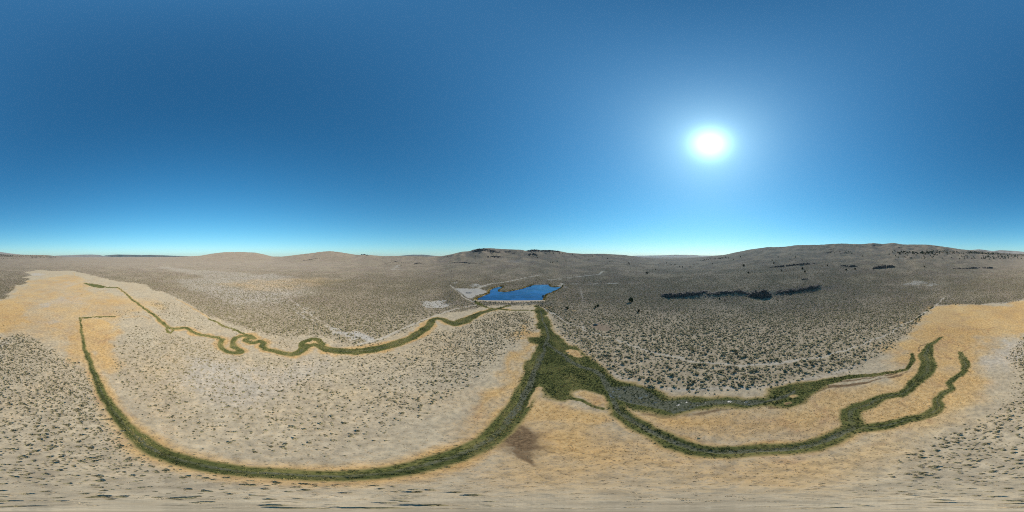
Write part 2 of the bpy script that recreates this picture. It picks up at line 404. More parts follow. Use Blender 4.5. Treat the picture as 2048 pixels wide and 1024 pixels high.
holes = np.maximum.reduce([polymask(ISLE, 1.2), 0.7 * polymask(ISLE2, 2.0), polymask(GOLDPATCH, 1.6), polymask([(1575, 792), (1590, 789), (1597, 792), (1585, 796)], 1.0),
                           polymask([(1565, 806), (1580, 803), (1585, 806), (1572, 810)], 0.8), polymask([(1085, 776), (1066, 800), (1060, 812), (1052, 816), (1070, 775)], 1.0)])
green = green * (1 - holes)
sedge = np.maximum(ribmask([(1540, 817), (1575, 811), (1600, 803), (1620, 785), (1650, 774), (1700, 770), (1735, 765), (1752, 761)], [1.0, 1.8, 2.2, 1.8, 1.6, 1.3, 1.0, .6], 0.6),
                   np.maximum.reduce([ribmask([(1815, 738), (1826, 722), (1824, 708)], 1.5, 1.0, wp=(XM, YM)), ribmask([(1655, 768), (1700, 760), (1740, 757), (1790, 750), (1815, 735)], [.5, .8, .8, 1.0, 1.2], .7, wp=(XM, YM)),
                   ribmask([(1752, 761), (1775, 757), (1800, 752), (1812, 745)], 0.6, .6, wp=(XM, YM)), ribmask([(1835, 700), (1840, 690), (1862, 688), (1884, 676)], .8, .8, wp=(XM, YM)), 0.8 * ribmask([(1290, 826), (1340, 833), (1400, 828), (1450, 818)], 1.2, 1.6, wp=(XM, YM))]))
wet = np.maximum.reduce([polymask(WETPOLY, 1.5), 0.7 * ribmask(CREEK_B, 1.3, 0.8), 0.62 * ribmask(DITCH, DITCH_W * 0.38, 0.8), 0.55 * ribmask(CREEK_B1, np.array(CREEK_B1W) * 0.35, 0.5),
        0.55 * ribmask(CREEK_B2, np.array(CREEK_B2W) * 0.35, 0.5), 0.55 * ribmask(CREEK_C, CREEK_CW * 0.35, 0.6, 3),
        0.8 * ribmask([(1082, 622), (1085, 640), (1092, 655), (1096, 668), (1093, 683), (1088, 700), (1078, 725), (1066, 748), (1052, 785), (1036, 815), (1012, 845)], 1.6, 1.0),
        0.8 * ribmask([(1093, 683), (1104, 694), (1122, 707), (1140, 722), (1160, 733), (1185, 740), (1205, 752), (1216, 775), (1226, 790)], 2.0, 1.2)]) * np.clip(green * 1.3, 0, 1)
wet = np.maximum(wet, 0.0)
brown = np.maximum.reduce([1.25 * polymask([(1004, 872), (1022, 858), (1040, 852), (1066, 862), (1078, 882), (1072, 896), (1056, 908), (1042, 903), (1022, 892), (1008, 884)], 7.0, wp=(XM, YM)) * (0.40 + 1.1 * fbm(X / 2.2, Y / 2.2, 331, 3)),
        0.55 * ribmask([(1074, 890), (1095, 902), (1120, 908)], [1.4, .7, .3], .8, wp=(XM, YM)), 0.7 * ribmask([(1038, 902), (1050, 918), (1068, 932)], [1.6, .9, .4], .8, wp=(XM, YM)), 0.8 * sedge])
lake_w = WL(LAKE, 5, True)
P_ = lake_w
Xf, Yf = X.ravel(), Y.ravel()
sel = np.where((Xf > P_[:, 0].min() - 40) & (Xf < P_[:, 0].max() + 40) & (Yf > P_[:, 1].min() - 40) & (Yf < P_[:, 1].max() + 40))[0]
sd = np.full(len(Xf), -999.0)
dd_ = seg_dist(P_, Xf[sel], Yf[sel], True); sd[sel] = np.where(inside(P_, Xf[sel], Yf[sel]), dd_, -dd_)
lake_sd = sd.reshape(NT, NR)                     # > 0 in the water
shore = smooth(-7.5, -3.5, lake_sd) * (1 - smooth(-0.5, 2, lake_sd))
pad = polymask(PAD, 2.0)
tracks = np.maximum.reduce([0.85 * ribmask(TRACK1, 1.3, 0.9, wp=(XM, YM)), 0.6 * ribmask(TRACK2, 1.5, 1.2, wp=(XM, YM)), 0.8 * ribmask(TRACK3, 1.8, 1.2), 0.8 * ribmask(TRACK4, 2.2, 1.2), ribmask(TRACK5, 4.5, 2.5), ribmask(TRACK6, 4.5, 3.0),
                            ribmask(TRACK7, 3.0, 2.0), 0.6 * ribmask(TRACK8, 2.0, 2.0), 0.45 * ribmask(TRACK9, 3.5, 4.0, wp=(XM, YM)), 0.4 * ribmask(TRACK10, 3.0, 4.0, wp=(XM, YM))])
# brush line: inside it the basin floor, outside it grey sagebrush
LINE = [(0, 598), (25, 582), (45, 566), (54, 545), (70, 540), (150, 542.5), (187, 552.5), (225, 560), (287, 567), (312, 577), (350, 595), (375, 605), (400, 622), (450, 642), (520, 665), (560, 672), (640, 672), (690, 684), (720, 690),
        (762, 681), (812, 661), (850, 643), (870, 628), (920, 622), (960, 612), (1000, 607), (1072, 607), (1090, 617), (1104, 638), (1112, 656), (1126, 668), (1150, 690), (1176, 709), (1204, 736), (1235, 753), (1285, 770), (1319, 777), (1376, 780), (1432, 777), (1536, 773),
        (1592, 761), (1648, 753), (1693, 739), (1711, 732), (1748, 717), (1786, 700), (1811, 670), (1833, 645), (1840, 632), (1873, 610), (1961, 610), (2011, 605)]
floor_w = WL(LINE, 4, True)
sdf_in = inside(floor_w, Xf, Yf)
near_i = np.where(R2.ravel() < 1600)[0]
dl = np.full(len(Xf), 900.0); dl[near_i] = seg_dist(floor_w, Xf[near_i], Yf[near_i], True)
floor_sd = np.where(sdf_in, dl, -dl).reshape(NT, NR)     # > 0 on the basin floor
jit = (fbm(X / 14, Y / 14, 41, 3) - 0.5) * 7 + (fbm(X / 60, Y / 60, 47, 4) - 0.5) * np.clip(R2 - 150, 0, 600) * 0.16
floor_m = smooth(-2.5, 3.0, floor_sd + jit)

def polymask_b(pts, soft): return polymask(pts, soft, wp=(XB, YB))
# ---- gold dry-grass, pale crust, haze painted pale on the far-left plain
gold = np.maximum.reduce([
    0.95 * polymask_b([(1840, 640), (1875, 612), (1961, 611), (2011, 607), (2048, 600), (2078, 592), (2100, 610), (2105, 645), (2048, 662), (1990, 680), (1975, 715), (1950, 745), (1925, 780), (1890, 828), (1850, 840), (1720, 848), (1600, 858), (1500, 862), (1400, 862),
                    (1310, 842), (1290, 825), (1450, 816), (1600, 806), (1680, 775), (1790, 748), (1800, 700), (1836, 652)], 20.0),
    0.50 * polymask_b([(-10, 600), (30, 585), (60, 560), (140, 548), (170, 560), (200, 580), (250, 590), (330, 600), (360, 612), (300, 622), (250, 660), (240, 720), (200, 745), (170, 730), (140, 700), (80, 680), (30, 670), (-10, 665)], 26.0),
    1.15 * polymask_b([(150, 638), (165, 634), (230, 640), (250, 655), (238, 690), (225, 715), (200, 742), (180, 730), (172, 705), (140, 705), (120, 680), (138, 660)], 17.0),
    0.8 * polymask_b([(0, 610), (40, 604), (60, 612), (40, 640), (20, 660), (0, 662), (-40, 662), (-40, 625)], 28.0),
    1.1 * polymask_b([(1075, 655), (1078, 685), (1050, 720), (1045, 765), (1018, 820), (985, 855), (955, 880), (985, 820), (1012, 760), (1028, 715), (1055, 680)], 13.0),
    1.05 * polymask_b([(1075, 778), (1110, 801), (1140, 804), (1200, 820), (1250, 848), (1180, 860), (1110, 850), (1060, 850), (1050, 830), (1062, 800)], 9.0),
    0.7 * polymask_b([(1060, 840), (1200, 850), (1300, 880), (1400, 915), (1450, 940), (1250, 960), (1120, 940), (1060, 920)], 12.0),
    0.5 * polymask_b([(1000, 910), (1400, 915), (1700, 880), (1850, 850), (1800, 930), (1700, 985), (1200, 1000), (1000, 985)], 12.0),
    0.28 * polymask_b([(420, 568), (520, 558), (640, 556), (690, 563), (600, 578), (500, 585)], 40), 0.9 * polymask(GOLDPATCH, 2.0), 0.75 * polymask(ISLE, 2.0),
    0.6 * polymask_b([(1098, 632), (1106, 645), (1110, 658), (1122, 670), (1110, 672), (1103, 652), (1095, 640)], 4),
    0.6 * ribmask([(-60, 625), (0, 622), (80, 619), (160, 617), (240, 610)], 3.0, 3.0, wp=(XM, YM)), 0.6 * ribmask([(159, 634), (165, 627), (175, 617), (185, 600), (150, 560), (148, 545)], 2.5, 2.5, wp=(XM, YM)), 0.7 * ribmask([(350, 597), (380, 612), (417, 636)], 1.6, 1.5),
    0.6 * ribmask([(229, 633), (255, 635), (285, 632), (300, 637)], 1.6, 1.4),
    0.5 * polymask_b([(1094, 614), (1108, 620), (1130, 634), (1128, 638), (1110, 630), (1096, 622)], 3.0)])
# orange rim along every wet strip
try_rim = []
for pts, wv in ((DITCH, np.array(DITCH_W)), (CREEK_C, np.array(CREEK_CW)), (CREEK_B1, np.array(CREEK_B1W)), (CREEK_B2, np.array(CREEK_B2W))):
    try_rim.append(ribmask(pts, wv + 2.6, 4.2, 3, wp=(XM, YM)))
try_rim.append(ribmask(CREEK_B, 5.2, 4.0, wp=(XM, YM))); try_rim.append(polymask(MARSH, 8.0, wp=(XM, YM)))
rim = np.maximum.reduce(try_rim)
streak = fbm((X * .8 + Y * .6) / 60 + XB.reshape(NT, NR) / 200, (Y * .8 - X * .6) / 16, 311, 4)
gold = np.clip(np.maximum(gold * (0.25 + 0.75 * fbm(X / 22, Y / 22, 301, 4) + 0.75 * streak), 0.30 * floor_m * streak), 0, 1)
gold = np.clip(np.maximum(gold, 0.85 * rim * (0.5 + fbm(X / 9, Y / 9, 321, 3))), 0, 1)
pale = np.maximum.reduce([
    polymask_b([(590, 608), (612, 622), (640, 640), (668, 655), (700, 660), (740, 668), (715, 684), (690, 675), (655, 650), (618, 630)], 7.0),
    0.9 * polymask_b([(832, 606), (845, 601), (880, 601), (900, 604), (898, 610), (870, 617), (840, 614)], 5.0), 0.8 * pad,
    0.9 * polymask_b([(55, 547), (75, 545), (92, 548), (80, 552), (60, 551)], 25), 0.7 * polymask_b([(90, 606), (115, 598), (125, 605), (118, 618), (80, 616)], 12),
    0.6 * polymask_b([(105, 567), (150, 560), (160, 572), (120, 580)], 18), 0.7 * polymask_b([(120, 590), (150, 586), (168, 600), (112, 614)], 14), 0.6 * polymask_b([(60, 640), (110, 636), (120, 646), (80, 655)], 10),
    0.8 * polymask_b([(1118, 888), (1140, 884), (1158, 888), (1162, 897), (1140, 899), (1122, 896)], 1.2),
    0.6 * polymask_b([(1400, 878), (1480, 882), (1560, 878), (1640, 856), (1660, 862), (1600, 884), (1500, 893), (1420, 890)], 3),
    0.6 * polymask_b([(1990, 690), (2048, 668), (2060, 690), (2048, 720), (2000, 722), (1975, 715)], 10),
    0.55 * polymask_b([(330, 700), (440, 712), (520, 718), (640, 718), (690, 712), (640, 800), (560, 840), (450, 840), (360, 800), (330, 750)], 14),
    0.8 * polymask_b([(902, 566), (918, 566), (924, 568), (905, 568.5)], 6), 0.8 * polymask_b([(940, 569), (962, 567), (970, 571), (955, 574), (948, 573)], 6),
    0.8 * polymask_b([(1104, 572), (1118, 571), (1122, 575), (1112, 576)], 4), 0.6 * polymask_b([(1795, 566), (1830, 562), (1860, 566), (1850, 569), (1800, 568)], 8),
    0.7 * polymask_b([(1072, 565), (1082, 564), (1080, 567), (1073, 567)], 5), 0.9 * polymask_b([(1801, 516.5), (1810, 517), (1809, 518), (1801, 517.5)], 12),
    0.5 * polymask_b([(785, 530), (805, 528), (800, 540), (786, 540)], 20), 0.4 * polymask_b([(1010, 521), (1050, 519), (1060, 524), (1020, 526)], 20),
    0.5 * polymask_b([(330, 560), (560, 545), (640, 575), (580, 625), (430, 612)], 60), 0.30 * polymask_b([(130, 526), (300, 524), (480, 520), (760, 520), (700, 548), (400, 550), (260, 548)], 260),  # left plain paled: distance haze painted into the ground colour
    0.45 * polymask_b([(300, 534), (330, 532), (400, 540), (512, 545), (560, 566), (520, 575), (420, 560)], 60),
    ribmask(LINE[33:44], 2.5, 3.0, 3) * 0.55, ribmask(LINE[48:] + [(2048, 598)], 3.0, 4.0, 3) * 0.6])
reddirt = np.maximum.reduce([polymask([(1180, 655), (1188, 648), (1198, 645), (1216, 651), (1230, 658), (1215, 662), (1195, 660)], 4.0), 0.4 * polymask([(1580, 660), (1640, 652), (1700, 640), (1700, 660), (1600, 676)], 16)])

# ---- carve channels and the lake bed
Z -= 0.45 * ribmask(CREEK_B, 1.2, 1.4) + 0.5 * ribmask(DITCH, np.maximum(DITCH_W * 0.5, .5), 1.2)
wetp = polymask(WETPOLY, 1.5)
Z = np.where(wetp > 0.01, Z * (1 - wetp) + wetp * (-0.13 + 0.55 * (fbm(X / 1.7, Y / 1.7, 91, 2) - 0.5)), Z)
bed = np.where(lake_sd > -3, np.minimum(Z, LAKE_Z - 0.25 - np.clip(lake_sd, 0, 12) * 0.25), Z)
bank = np.maximum(Z, LAKE_Z + 0.12 + 0.02 * np.clip(-lake_sd, 0, 40))
near_lake = (lake_sd > -35) & (lake_sd <= -3) & (R2 > 268)
Z = np.where(near_lake, Z + (bank - Z) * smooth(-35, -20, lake_sd), bed)
ZG = Z

# ---- shrub cover per square metre and shrub size
patchy = smooth(0.28, 0.62, fbm(X / 55, Y / 55, 51, 3)) * 0.75 + 0.25
out_d = np.interp(RR, [0, 160, 260, 420, 600, 900, 1300, 2000, 2400], [0.42, 0.46, 0.58, 0.46, 0.20, 0.06, 0.014, 0.003, 0.0])[None, :] * (0.55 + 0.45 * patchy)
in_d = np.full((NT, NR), 0.0006)
def addp(pts, dens, soft, thin=0.0):
    global in_d
    p = polymask(pts, soft)
    in_d = np.maximum(in_d, p * dens * (thin + (1 - thin) * patchy))
addp([(985, 622), (1060, 626), (1068, 645), (1066, 664), (1048, 672), (1030, 682), (1012, 700), (976, 735), (934, 776), (906, 797), (863, 811), (849, 825), (793, 848), (751, 882), (700, 890), (690, 850), (720, 800), (780, 740), (820, 700), (870, 660), (900, 656), (940, 648)], 0.42, 5, 0.35)
addp([(985, 624), (1058, 628), (1064, 650), (1044, 672), (1005, 700), (960, 745), (900, 770), (850, 760), (860, 700), (900, 660), (950, 645)], 0.62, 7, 0.6)
addp([(255, 660), (330, 672), (430, 690), (440, 710), (500, 716), (600, 716), (700, 712), (780, 704), (800, 720), (720, 800), (690, 890), (600, 915), (480, 905), (380, 880), (330, 850), (280, 800), (225, 742), (240, 690)], 0.36, 7, 0.3)
addp([(232, 736), (270, 740), (300, 780), (290, 800), (250, 775)], 0.40, 3, 0.6)
addp([(270, 652), (330, 668), (420, 690), (400, 720), (300, 715), (250, 690)], 0.32, 8, 0.5)
addp([(-20, 700), (0, 676), (45, 668), (90, 692), (150, 726), (178, 750), (192, 800), (225, 845), (285, 905), (350, 932), (450, 952), (600, 966), (750, 970), (900, 985), (900, 1023), (-300, 1023), (-245, 960), (-214, 905), (-180, 882), (-102, 850), (-23, 800), (-10, 740), (-37, 712)], 1.0, 4, 0.45)
addp([(300, 606), (350, 606), (400, 634), (450, 650), (520, 672), (590, 676), (600, 690), (560, 698), (540, 690), (480, 668), (430, 650), (400, 662), (330, 640)], 0.2, 8, 0.4)
addp([(215, 622), (260, 618), (300, 630), (310, 640), (240, 640)], 0.10, 8, 0.4)
addp([(640, 684), (690, 688), (760, 684), (770, 690), (700, 698), (650, 694)], 0.12, 3, 0.4)
addp([(1390, 876), (1440, 876), (1470, 884), (1420, 889)], 0.10, 1.0, 0.3)
addp([(985, 608), (1070, 609), (1068, 616), (1000, 614)], 0.03, 3, 0.4)
in_d = in_d * (0.45 + 0.55 * smooth(8, 30, R2))
floor_d = smooth(-5.0, 5.0, floor_sd + jit * 1.3)
dens = floor_d * in_d + (1 - floor_d) * out_d
verge = ribmask(TRACK1, 4.6, 0.8)
dens = np.maximum(dens, 0.42 * verge * (1 - floor_m))
dens *= (1 - np.clip(green * 1.6, 0, 1)) * (1 - smooth(-6, -3, lake_sd)) * (1 - 0.95 * np.clip(tracks * 1.5, 0, 1)) * (1 - 0.97 * pad) * (1 - 0.8 * np.clip(pale, 0, 1) * (1 - 0.75 * floor_m)) * (1 - 0.92 * np.clip(reddirt * 1.3, 0, 1)) * (1 - 0.9 * np.clip(brown, 0, 1))
size_f = floor_m * np.interp(RR, [0, 25, 50, 120, 250], [0.45, 0.58, 0.70, 0.82, 1.0])[None, :] + (1 - floor_m) * np.interp(RR, [0, 150, 240, 350, 700, 1400, 2400], [1.28, 1.28, 1.02, 0.92, 1.0, 1.4, 2.2])[None, :]

# rockiness and far cover for the material
slope_r = np.gradient(Z, axis=1) / np.gradient(R2, axis=1)
rocky = smooth(0.30, 0.55, np.abs(slope_r)) * (R2 > 500) * smooth(0.45, 0.6, fbm(X / 40, Y / 40, 61, 3))
cover = (1 - floor_m) * (0.55 + 0.45 * patchy) * smooth(120, 300, R2)

# ---------------------------------------------------------------- materials
def ground_material():
    M = Mat("ground_soil")
    p = M.pos()
    a1, a2 = M.attr('mask_a'), M.attr('mask_b')
    def split(a):
        s = M.n.new('ShaderNodeSeparateColor'); M.l.new(a.outputs['Color'], s.inputs[0]); return s.outputs
    A, B = split(a1), split(a2)
    gold_, green_, wet_ = A[0], A[1], A[2]; brown_ = a1.outputs['Alpha']
    pale_, cover_, track_ = B[0], B[1], B[2]; rock_ = a2.outputs['Alpha']
    a3 = M.attr('mask_c'); C = split(a3); floor_, red_, shore_ = C[0], C[1], C[2]
    nb = M.noise(p, 0.012, 5, 0.65); nm = M.noise(p, 0.11, 6, 0.65, 0.4); nf = M.noise(p, 0.9, 5, 0.7); nx = M.noise(p, 4.0, 3, 0.7)
    def edge(m, k=0.55, lo=0.38, hi=0.62):
        j = M.math('MULTIPLY', M.math('SUBTRACT', M.math('MULTIPLY_ADD', nm, 0.5, M.math('MULTIPLY', nf, 0.5)), 0.5), k * 2.0)
        return M.sstep(M.math('ADD', m, j), lo, hi)
    soil_in = M.ramp(nm, [(0.28, (0.35, 0.272, 0.178)), (0.5, (0.465, 0.378, 0.256)), (0.72, (0.57, 0.48, 0.345))])
    soil_out = M.ramp(nm, [(0.28, (0.285, 0.218, 0.136)), (0.5, (0.395, 0.312, 0.204)), (0.74, (0.50, 0.405, 0.28))])
    col = M.mix(floor_, soil_out, soil_in)
    # far sagebrush cover: too far to tell shrubs apart
    speck = M.noise(p, 0.22, 3, 0.75)
    brush = M.ramp(speck, [(0.3, (0.165, 0.133, 0.092)), (0.52, (0.238, 0.191, 0.136)), (0.72, (0.335, 0.266, 0.19))])
    brush = M.mix(M.sstep(nb, 0.40, 0.62), brush, M.ramp(speck, [(0.3, (0.185, 0.138, 0.105)), (0.52, (0.265, 0.20, 0.155)), (0.72, (0.36, 0.275, 0.21))]))
    hp = M.noise(p, 0.0045, 6, 0.68, 1.5); ht = M.noise(p, 0.02, 5, 0.7, 2.0)
    brush = M.mix(M.math('MULTIPLY', M.sstep(hp, 0.50, 0.68), 0.6), brush, M.mix(0.6, brush, (0.20, 0.145, 0.115)))
    brush = M.mix(M.math('MULTIPLY', M.sstep(ht, 0.57, 0.72), 0.65), brush, (0.46, 0.37, 0.265))
    brush = M.mix(M.math('MULTIPLY', M.sstep(ht, 0.42, 0.30), 0.55), brush, (0.155, 0.132, 0.092))
    col = M.mix(cover_, col, brush)
    # fine litter and bare specks
    pm = M.math('MULTIPLY', edge(pale_, 0.4, 0.2, 0.8), 0.85)
    col = M.mix(pm, col, M.ramp(nm, [(0.3, (0.40, 0.36, 0.31)), (0.7, (0.54, 0.485, 0.41))]))
    g = M.ramp(M.math('MULTIPLY_ADD', nb, 0.45, M.math('MULTIPLY', nf, 0.55)), [(0.32, (0.41, 0.205, 0.06)), (0.5, (0.58, 0.35, 0.13)), (0.66, (0.66, 0.465, 0.225))])
    g = M.mix(M.math('MULTIPLY', M.sstep(M.noise(p, 0.055, 5, 0.7, 1.5), 0.52, 0.68), 0.55), g, (0.40, 0.20, 0.085))
    gm = M.math('MULTIPLY', edge(gold_, 0.9, -0.05, 0.85), 0.95)
    col = M.mix(gm, col, g)
    col = M.mix(M.math('MULTIPLY', edge(red_, 0.5, .2, .8), 0.75), col, (0.235, 0.155, 0.10))
    sh = M.ramp(nm, [(0.35, (0.13, 0.125, 0.03)), (0.55, (0.40, 0.26, 0.09)), (0.7, (0.46, 0.36, 0.20))])
    col = M.mix(edge(shore_, 0.4, 0.3, 0.7), col, sh)
    col = M.mix(M.math('MULTIPLY', edge(track_, 0.35, 0.3, 0.8), 0.9), col, M.ramp(nf, [(0.3, (0.42, 0.35, 0.26)), (0.7, (0.56, 0.48, 0.37))]))
    n4 = M.noise(p, 0.035, 4, 0.7, 1.2)
    col = M.mix(M.math('MULTIPLY', M.sstep(n4, 0.40, 0.62), 0.42), col, M.mix(0.5, col, (0.30, 0.235, 0.165)))
    # litter, tiny plants and bare specks
    litter = M.math('MULTIPLY', M.sstep(nf, 0.47, 0.64), 0.55)
    col = M.mix(litter, col, M.mix(0.5, col, (0.13, 0.10, 0.065)))
    g1 = M.noise(p, 0.45, 7, 0.82)
    gs = M.sstep(g1, 0.36, 0.64, 0.70, 1.26)
    gv = M.n.new('ShaderNodeCombineXYZ')
    for k_ in range(3): M.l.new(gs, gv.inputs[k_])
    col = M.mix(1.0, col, gv.outputs[0], 'MULTIPLY')
    vd = M.voro(p, 0.75); vm = M.math('MULTIPLY', M.sstep(vd, 0.30, 0.12), M.sstep(nm, 0.42, 0.60))
    col = M.mix(M.math('MULTIPLY', vm, 0.65), col, (0.12, 0.098, 0.065))
    col = M.mix(M.math('MULTIPLY', M.sstep(nx, 0.56, 0.70), 0.40), col, (0.62, 0.545, 0.43))
    br = M.ramp(nf, [(0.35, (0.085, 0.052, 0.028)), (0.65, (0.25, 0.16, 0.085))])
    col = M.mix(edge(brown_, 1.2, 0.15, 0.80), col, br)
    nq = M.noise(p, 0.06, 4, 0.65, 0.8)
    gr = M.ramp(M.math('MULTIPLY_ADD', nq, 0.6, M.math('MULTIPLY', nf, 0.4)), [(0.36, (0.060, 0.066, 0.022)), (0.5, (0.105, 0.108, 0.034)), (0.62, (0.20, 0.165, 0.06))])
    col = M.mix(M.math('MULTIPLY', edge(green_, 0.4, 0.05, 0.40), 0.8), col, M.ramp(nf, [(0.35, (0.22, 0.165, 0.06)), (0.65, (0.36, 0.26, 0.11))]))
    col = M.mix(edge(green_, 0.5, 0.30, 0.75), col, gr)
    wt = M.ramp(nx, [(0.38, (0.058, 0.058, 0.036)), (0.55, (0.125, 0.125, 0.088)), (0.70, (0.25, 0.245, 0.22))])  # palest stop paints water glints as specks on the wet ground
    col = M.mix(M.math('MULTIPLY', edge(wet_, 0.6, 0.35, 0.8), 0.85), col, wt)
    rk = M.ramp(nf, [(0.35, (0.05, 0.042, 0.038)), (0.65, (0.115, 0.098, 0.086))])
    col = M.mix(edge(rock_, 0.6, 0.4, 0.7), col, rk)
    M.set('Base Color', col); M.set('Roughness', 0.95); M.set('Specular IOR Level', 0.05)
    M.set('Diffuse Roughness', M.math('MULTIPLY_ADD', cover_, 0.38, 0.35))
    M.bump(M.math('MULTIPLY_ADD', nf, 0.5, M.math('MULTIPLY', nx, 0.3)), 0.55, 0.25)
    return M.m

def foliage_material(name, c0, c1, c2, tw=0.25):
    M = Mat(name)
    t = M.attr('tint', 'INSTANCER').outputs['Fac']
    rnd = M.n.new('ShaderNodeObjectInfo').outputs['Random']
    oc = M.n.new('ShaderNodeTexCoord').outputs['Object']
    n = M.noise(oc, 2.3, 2, 0.7)
    f = M.math('ADD', M.math('MULTIPLY_ADD', rnd, 0.45 if tw < .5 else 0.15, M.math('MULTIPLY', n, 0.55 if tw < .5 else 0.1)), M.math('MULTIPLY', t, tw))
    M.set('Base Color', M.ramp(f, [(0.25, c0), (0.52, c1), (0.85, c2)]))
    M.set('Roughness', 0.85); M.set('Specular IOR Level', 0.12)
    return M.m

MAT_GROUND = ground_material()
MAT_SAGE = foliage_material("sagebrush_leaf", (0.115, 0.094, 0.046), (0.24, 0.198, 0.106), (0.38, 0.315, 0.175))
MAT_GRASS = foliage_material("marsh_grass_blade", (0.10, 0.113, 0.040), (0.225, 0.218, 0.076), (0.39, 0.32, 0.125), 0.9)
MAT_RUSH = foliage_material("rush_blade", (0.050, 0.055, 0.022), (0.095, 0.098, 0.036), (0.19, 0.165, 0.06))
MAT_REED = foliage_material("reed_blade", (0.10, 0.10, 0.025), (0.24, 0.18, 0.045), (0.36, 0.25, 0.09))
MAT_DRY = foliage_material("dry_grass_blade", (0.38, 0.25, 0.115), (0.53, 0.38, 0.19), (0.62, 0.49, 0.30))
MAT_JUN = foliage_material("juniper_leaf", (0.018, 0.030, 0.014), (0.032, 0.050, 0.022), (0.060, 0.078, 0.034))
MAT_WILLOW = foliage_material("willow_leaf", (0.028, 0.042, 0.014), (0.055, 0.075, 0.022), (0.12, 0.12, 0.035))
MAT_BARK = plain("juniper_bark", (0.11, 0.080, 0.058), 0.9, 0.1, 0, 0.4, 6)
MAT_ROCK = None
def rock_material():
    M = Mat("basalt_rock"); p = M.pos()
    n = M.noise(p, 0.35, 6, 0.7); n2_ = M.noise(p, 2.0, 4, 0.7)
    c = M.ramp(n, [(0.3, (0.045, 0.040, 0.037)), (0.52, (0.085, 0.074, 0.066)), (0.72, (0.155, 0.125, 0.10))])
    c = M.mix(M.math('MULTIPLY', M.sstep(n2_, 0.58, 0.70), 0.5), c, (0.16, 0.15, 0.075))
    M.set('Base Color', c); M.bump(n2_, 0.6, 0.3); return M.m
MAT_ROCK = rock_material()

# ---------------------------------------------------------------- the ground sheet
def build_ground():
    nv = NT * NR + 1
    m = bpy.data.meshes.new("ground")
    co = np.empty((nv, 3), np.float32)
    co[:-1, 0] = X.ravel(); co[:-1, 1] = Y.ravel(); co[:-1, 2] = ZG.ravel(); co[-1] = (0, 0, ZG[:, 0].mean())
    i = np.arange(NT)[:, None]; j = np.arange(NR - 1)[None, :]; i1 = (i + 1) % NT
    quads = np.stack([i * NR + j, i * NR + j + 1, i1 * NR + j + 1, i1 * NR + j], -1).reshape(-1, 4)
    ii = np.arange(NT); tri = np.stack([np.full(NT, nv - 1), ii * NR, ((ii + 1) % NT) * NR], -1)
    nq = len(quads)
    m.vertices.add(nv); m.vertices.foreach_set('co', co.ravel())
    m.loops.add(nq * 4 + NT * 3); m.loops.foreach_set('vertex_index', np.concatenate([quads.ravel(), tri.ravel()]).astype(np.int32))
    m.polygons.add(nq + NT)
    m.polygons.foreach_set('loop_start', np.concatenate([np.arange(nq) * 4, nq * 4 + np.arange(NT) * 3]).astype(np.int32))
    m.update(calc_edges=True); m.validate()
    m.polygons.foreach_set('use_smooth', np.ones(nq + NT, bool))
    def put(name, chans):
        a = m.attributes.new(name, 'FLOAT_COLOR', 'POINT')
        v = np.zeros((nv, 4), np.float32)
        for k, c in enumerate(chans): v[:-1, k] = np.clip(c, 0, 1).ravel()
        if len(chans) < 4: v[:, 3] = 1
        a.data.foreach_set('color', v.ravel())
    put('mask_a', [gold, green, wet, brown]); put('mask_b', [pale, cover, tracks, rocky]); put('mask_c', [floor_m, reddirt, shore])
    m.materials.append(MAT_GROUND)
    o = bpy.data.objects.new("ground", m); COL.objects.link(o)
    tag(o, "dry tan basin floor rising into sagebrush hills on every side", kind="structure")
    return o
build_ground()

# ---------------------------------------------------------------- water
def water_material(name, deep, rough, scale, strength):
    M = Mat(name); p = M.pos()
    n = M.noise(p, scale, 4, 0.65, 0.5); nb = M.noise(p, 0.03, 4, 0.55, 1.6)
    M.set('Base Color', M.ramp(nb, [(0.38, deep), (0.62, tuple(c * 2.2 + 0.006 for c in deep))]))  # lighter patches paint wind-ruffled reflection into the base colour
    M.set('Roughness', rough); M.set('IOR', 1.33); M.set('Specular IOR Level', 0.5)
    M.set('Roughness', M.sstep(M.noise(p, 0.022, 3, 0.55, 1.5), 0.42, 0.60, rough * 0.5, rough * 2.2))
    M.bump(n, strength, 0.25)
    return M.m
def sheet(name, P, z, mat):
    bm = bmesh.new(); vs = [bm.verts.new((x, y, z)) for x, y in P]
    f = bm.faces.new(vs); bmesh.ops.triangulate(bm, faces=[f])
    for f in bm.faces:
        if f.normal.z < 0: f.normal_flip()
    m = bpy.data.meshes.new(name); bm.to_mesh(m); bm.free(); m.materials.append(mat)
    return link(bpy.data.objects.new(name, m))
def wobble(P, amp, sc):
    n = np.stack([vnoise(P[:, 0] / sc, P[:, 1] / sc, 5), vnoise(P[:, 0] / sc, P[:, 1] / sc, 9)], 1) - 0.5
    return P + n * amp
tag(sheet("lake_water", wobble(lake_w, 2.4, 6.0), LAKE_Z, water_material("lake_surface", (0.001, 0.024, 0.088), 0.10, 0.6, 0.34)),
    "deep blue reservoir behind the earth dam", kind="structure")
tag(sheet("marsh_water", WL([(1200, 746)] + WETPOLY[1:10] + [(1604, 774), (1604, 788)] + WETPOLY[12:21] + [(1218, 792)], 4, True), -0.27, water_material("marsh_surface", (0.055, 0.062, 0.058), 0.12, 2.5, 0.30)),
    "shallow rippled water among the green marsh grass", kind="structure")

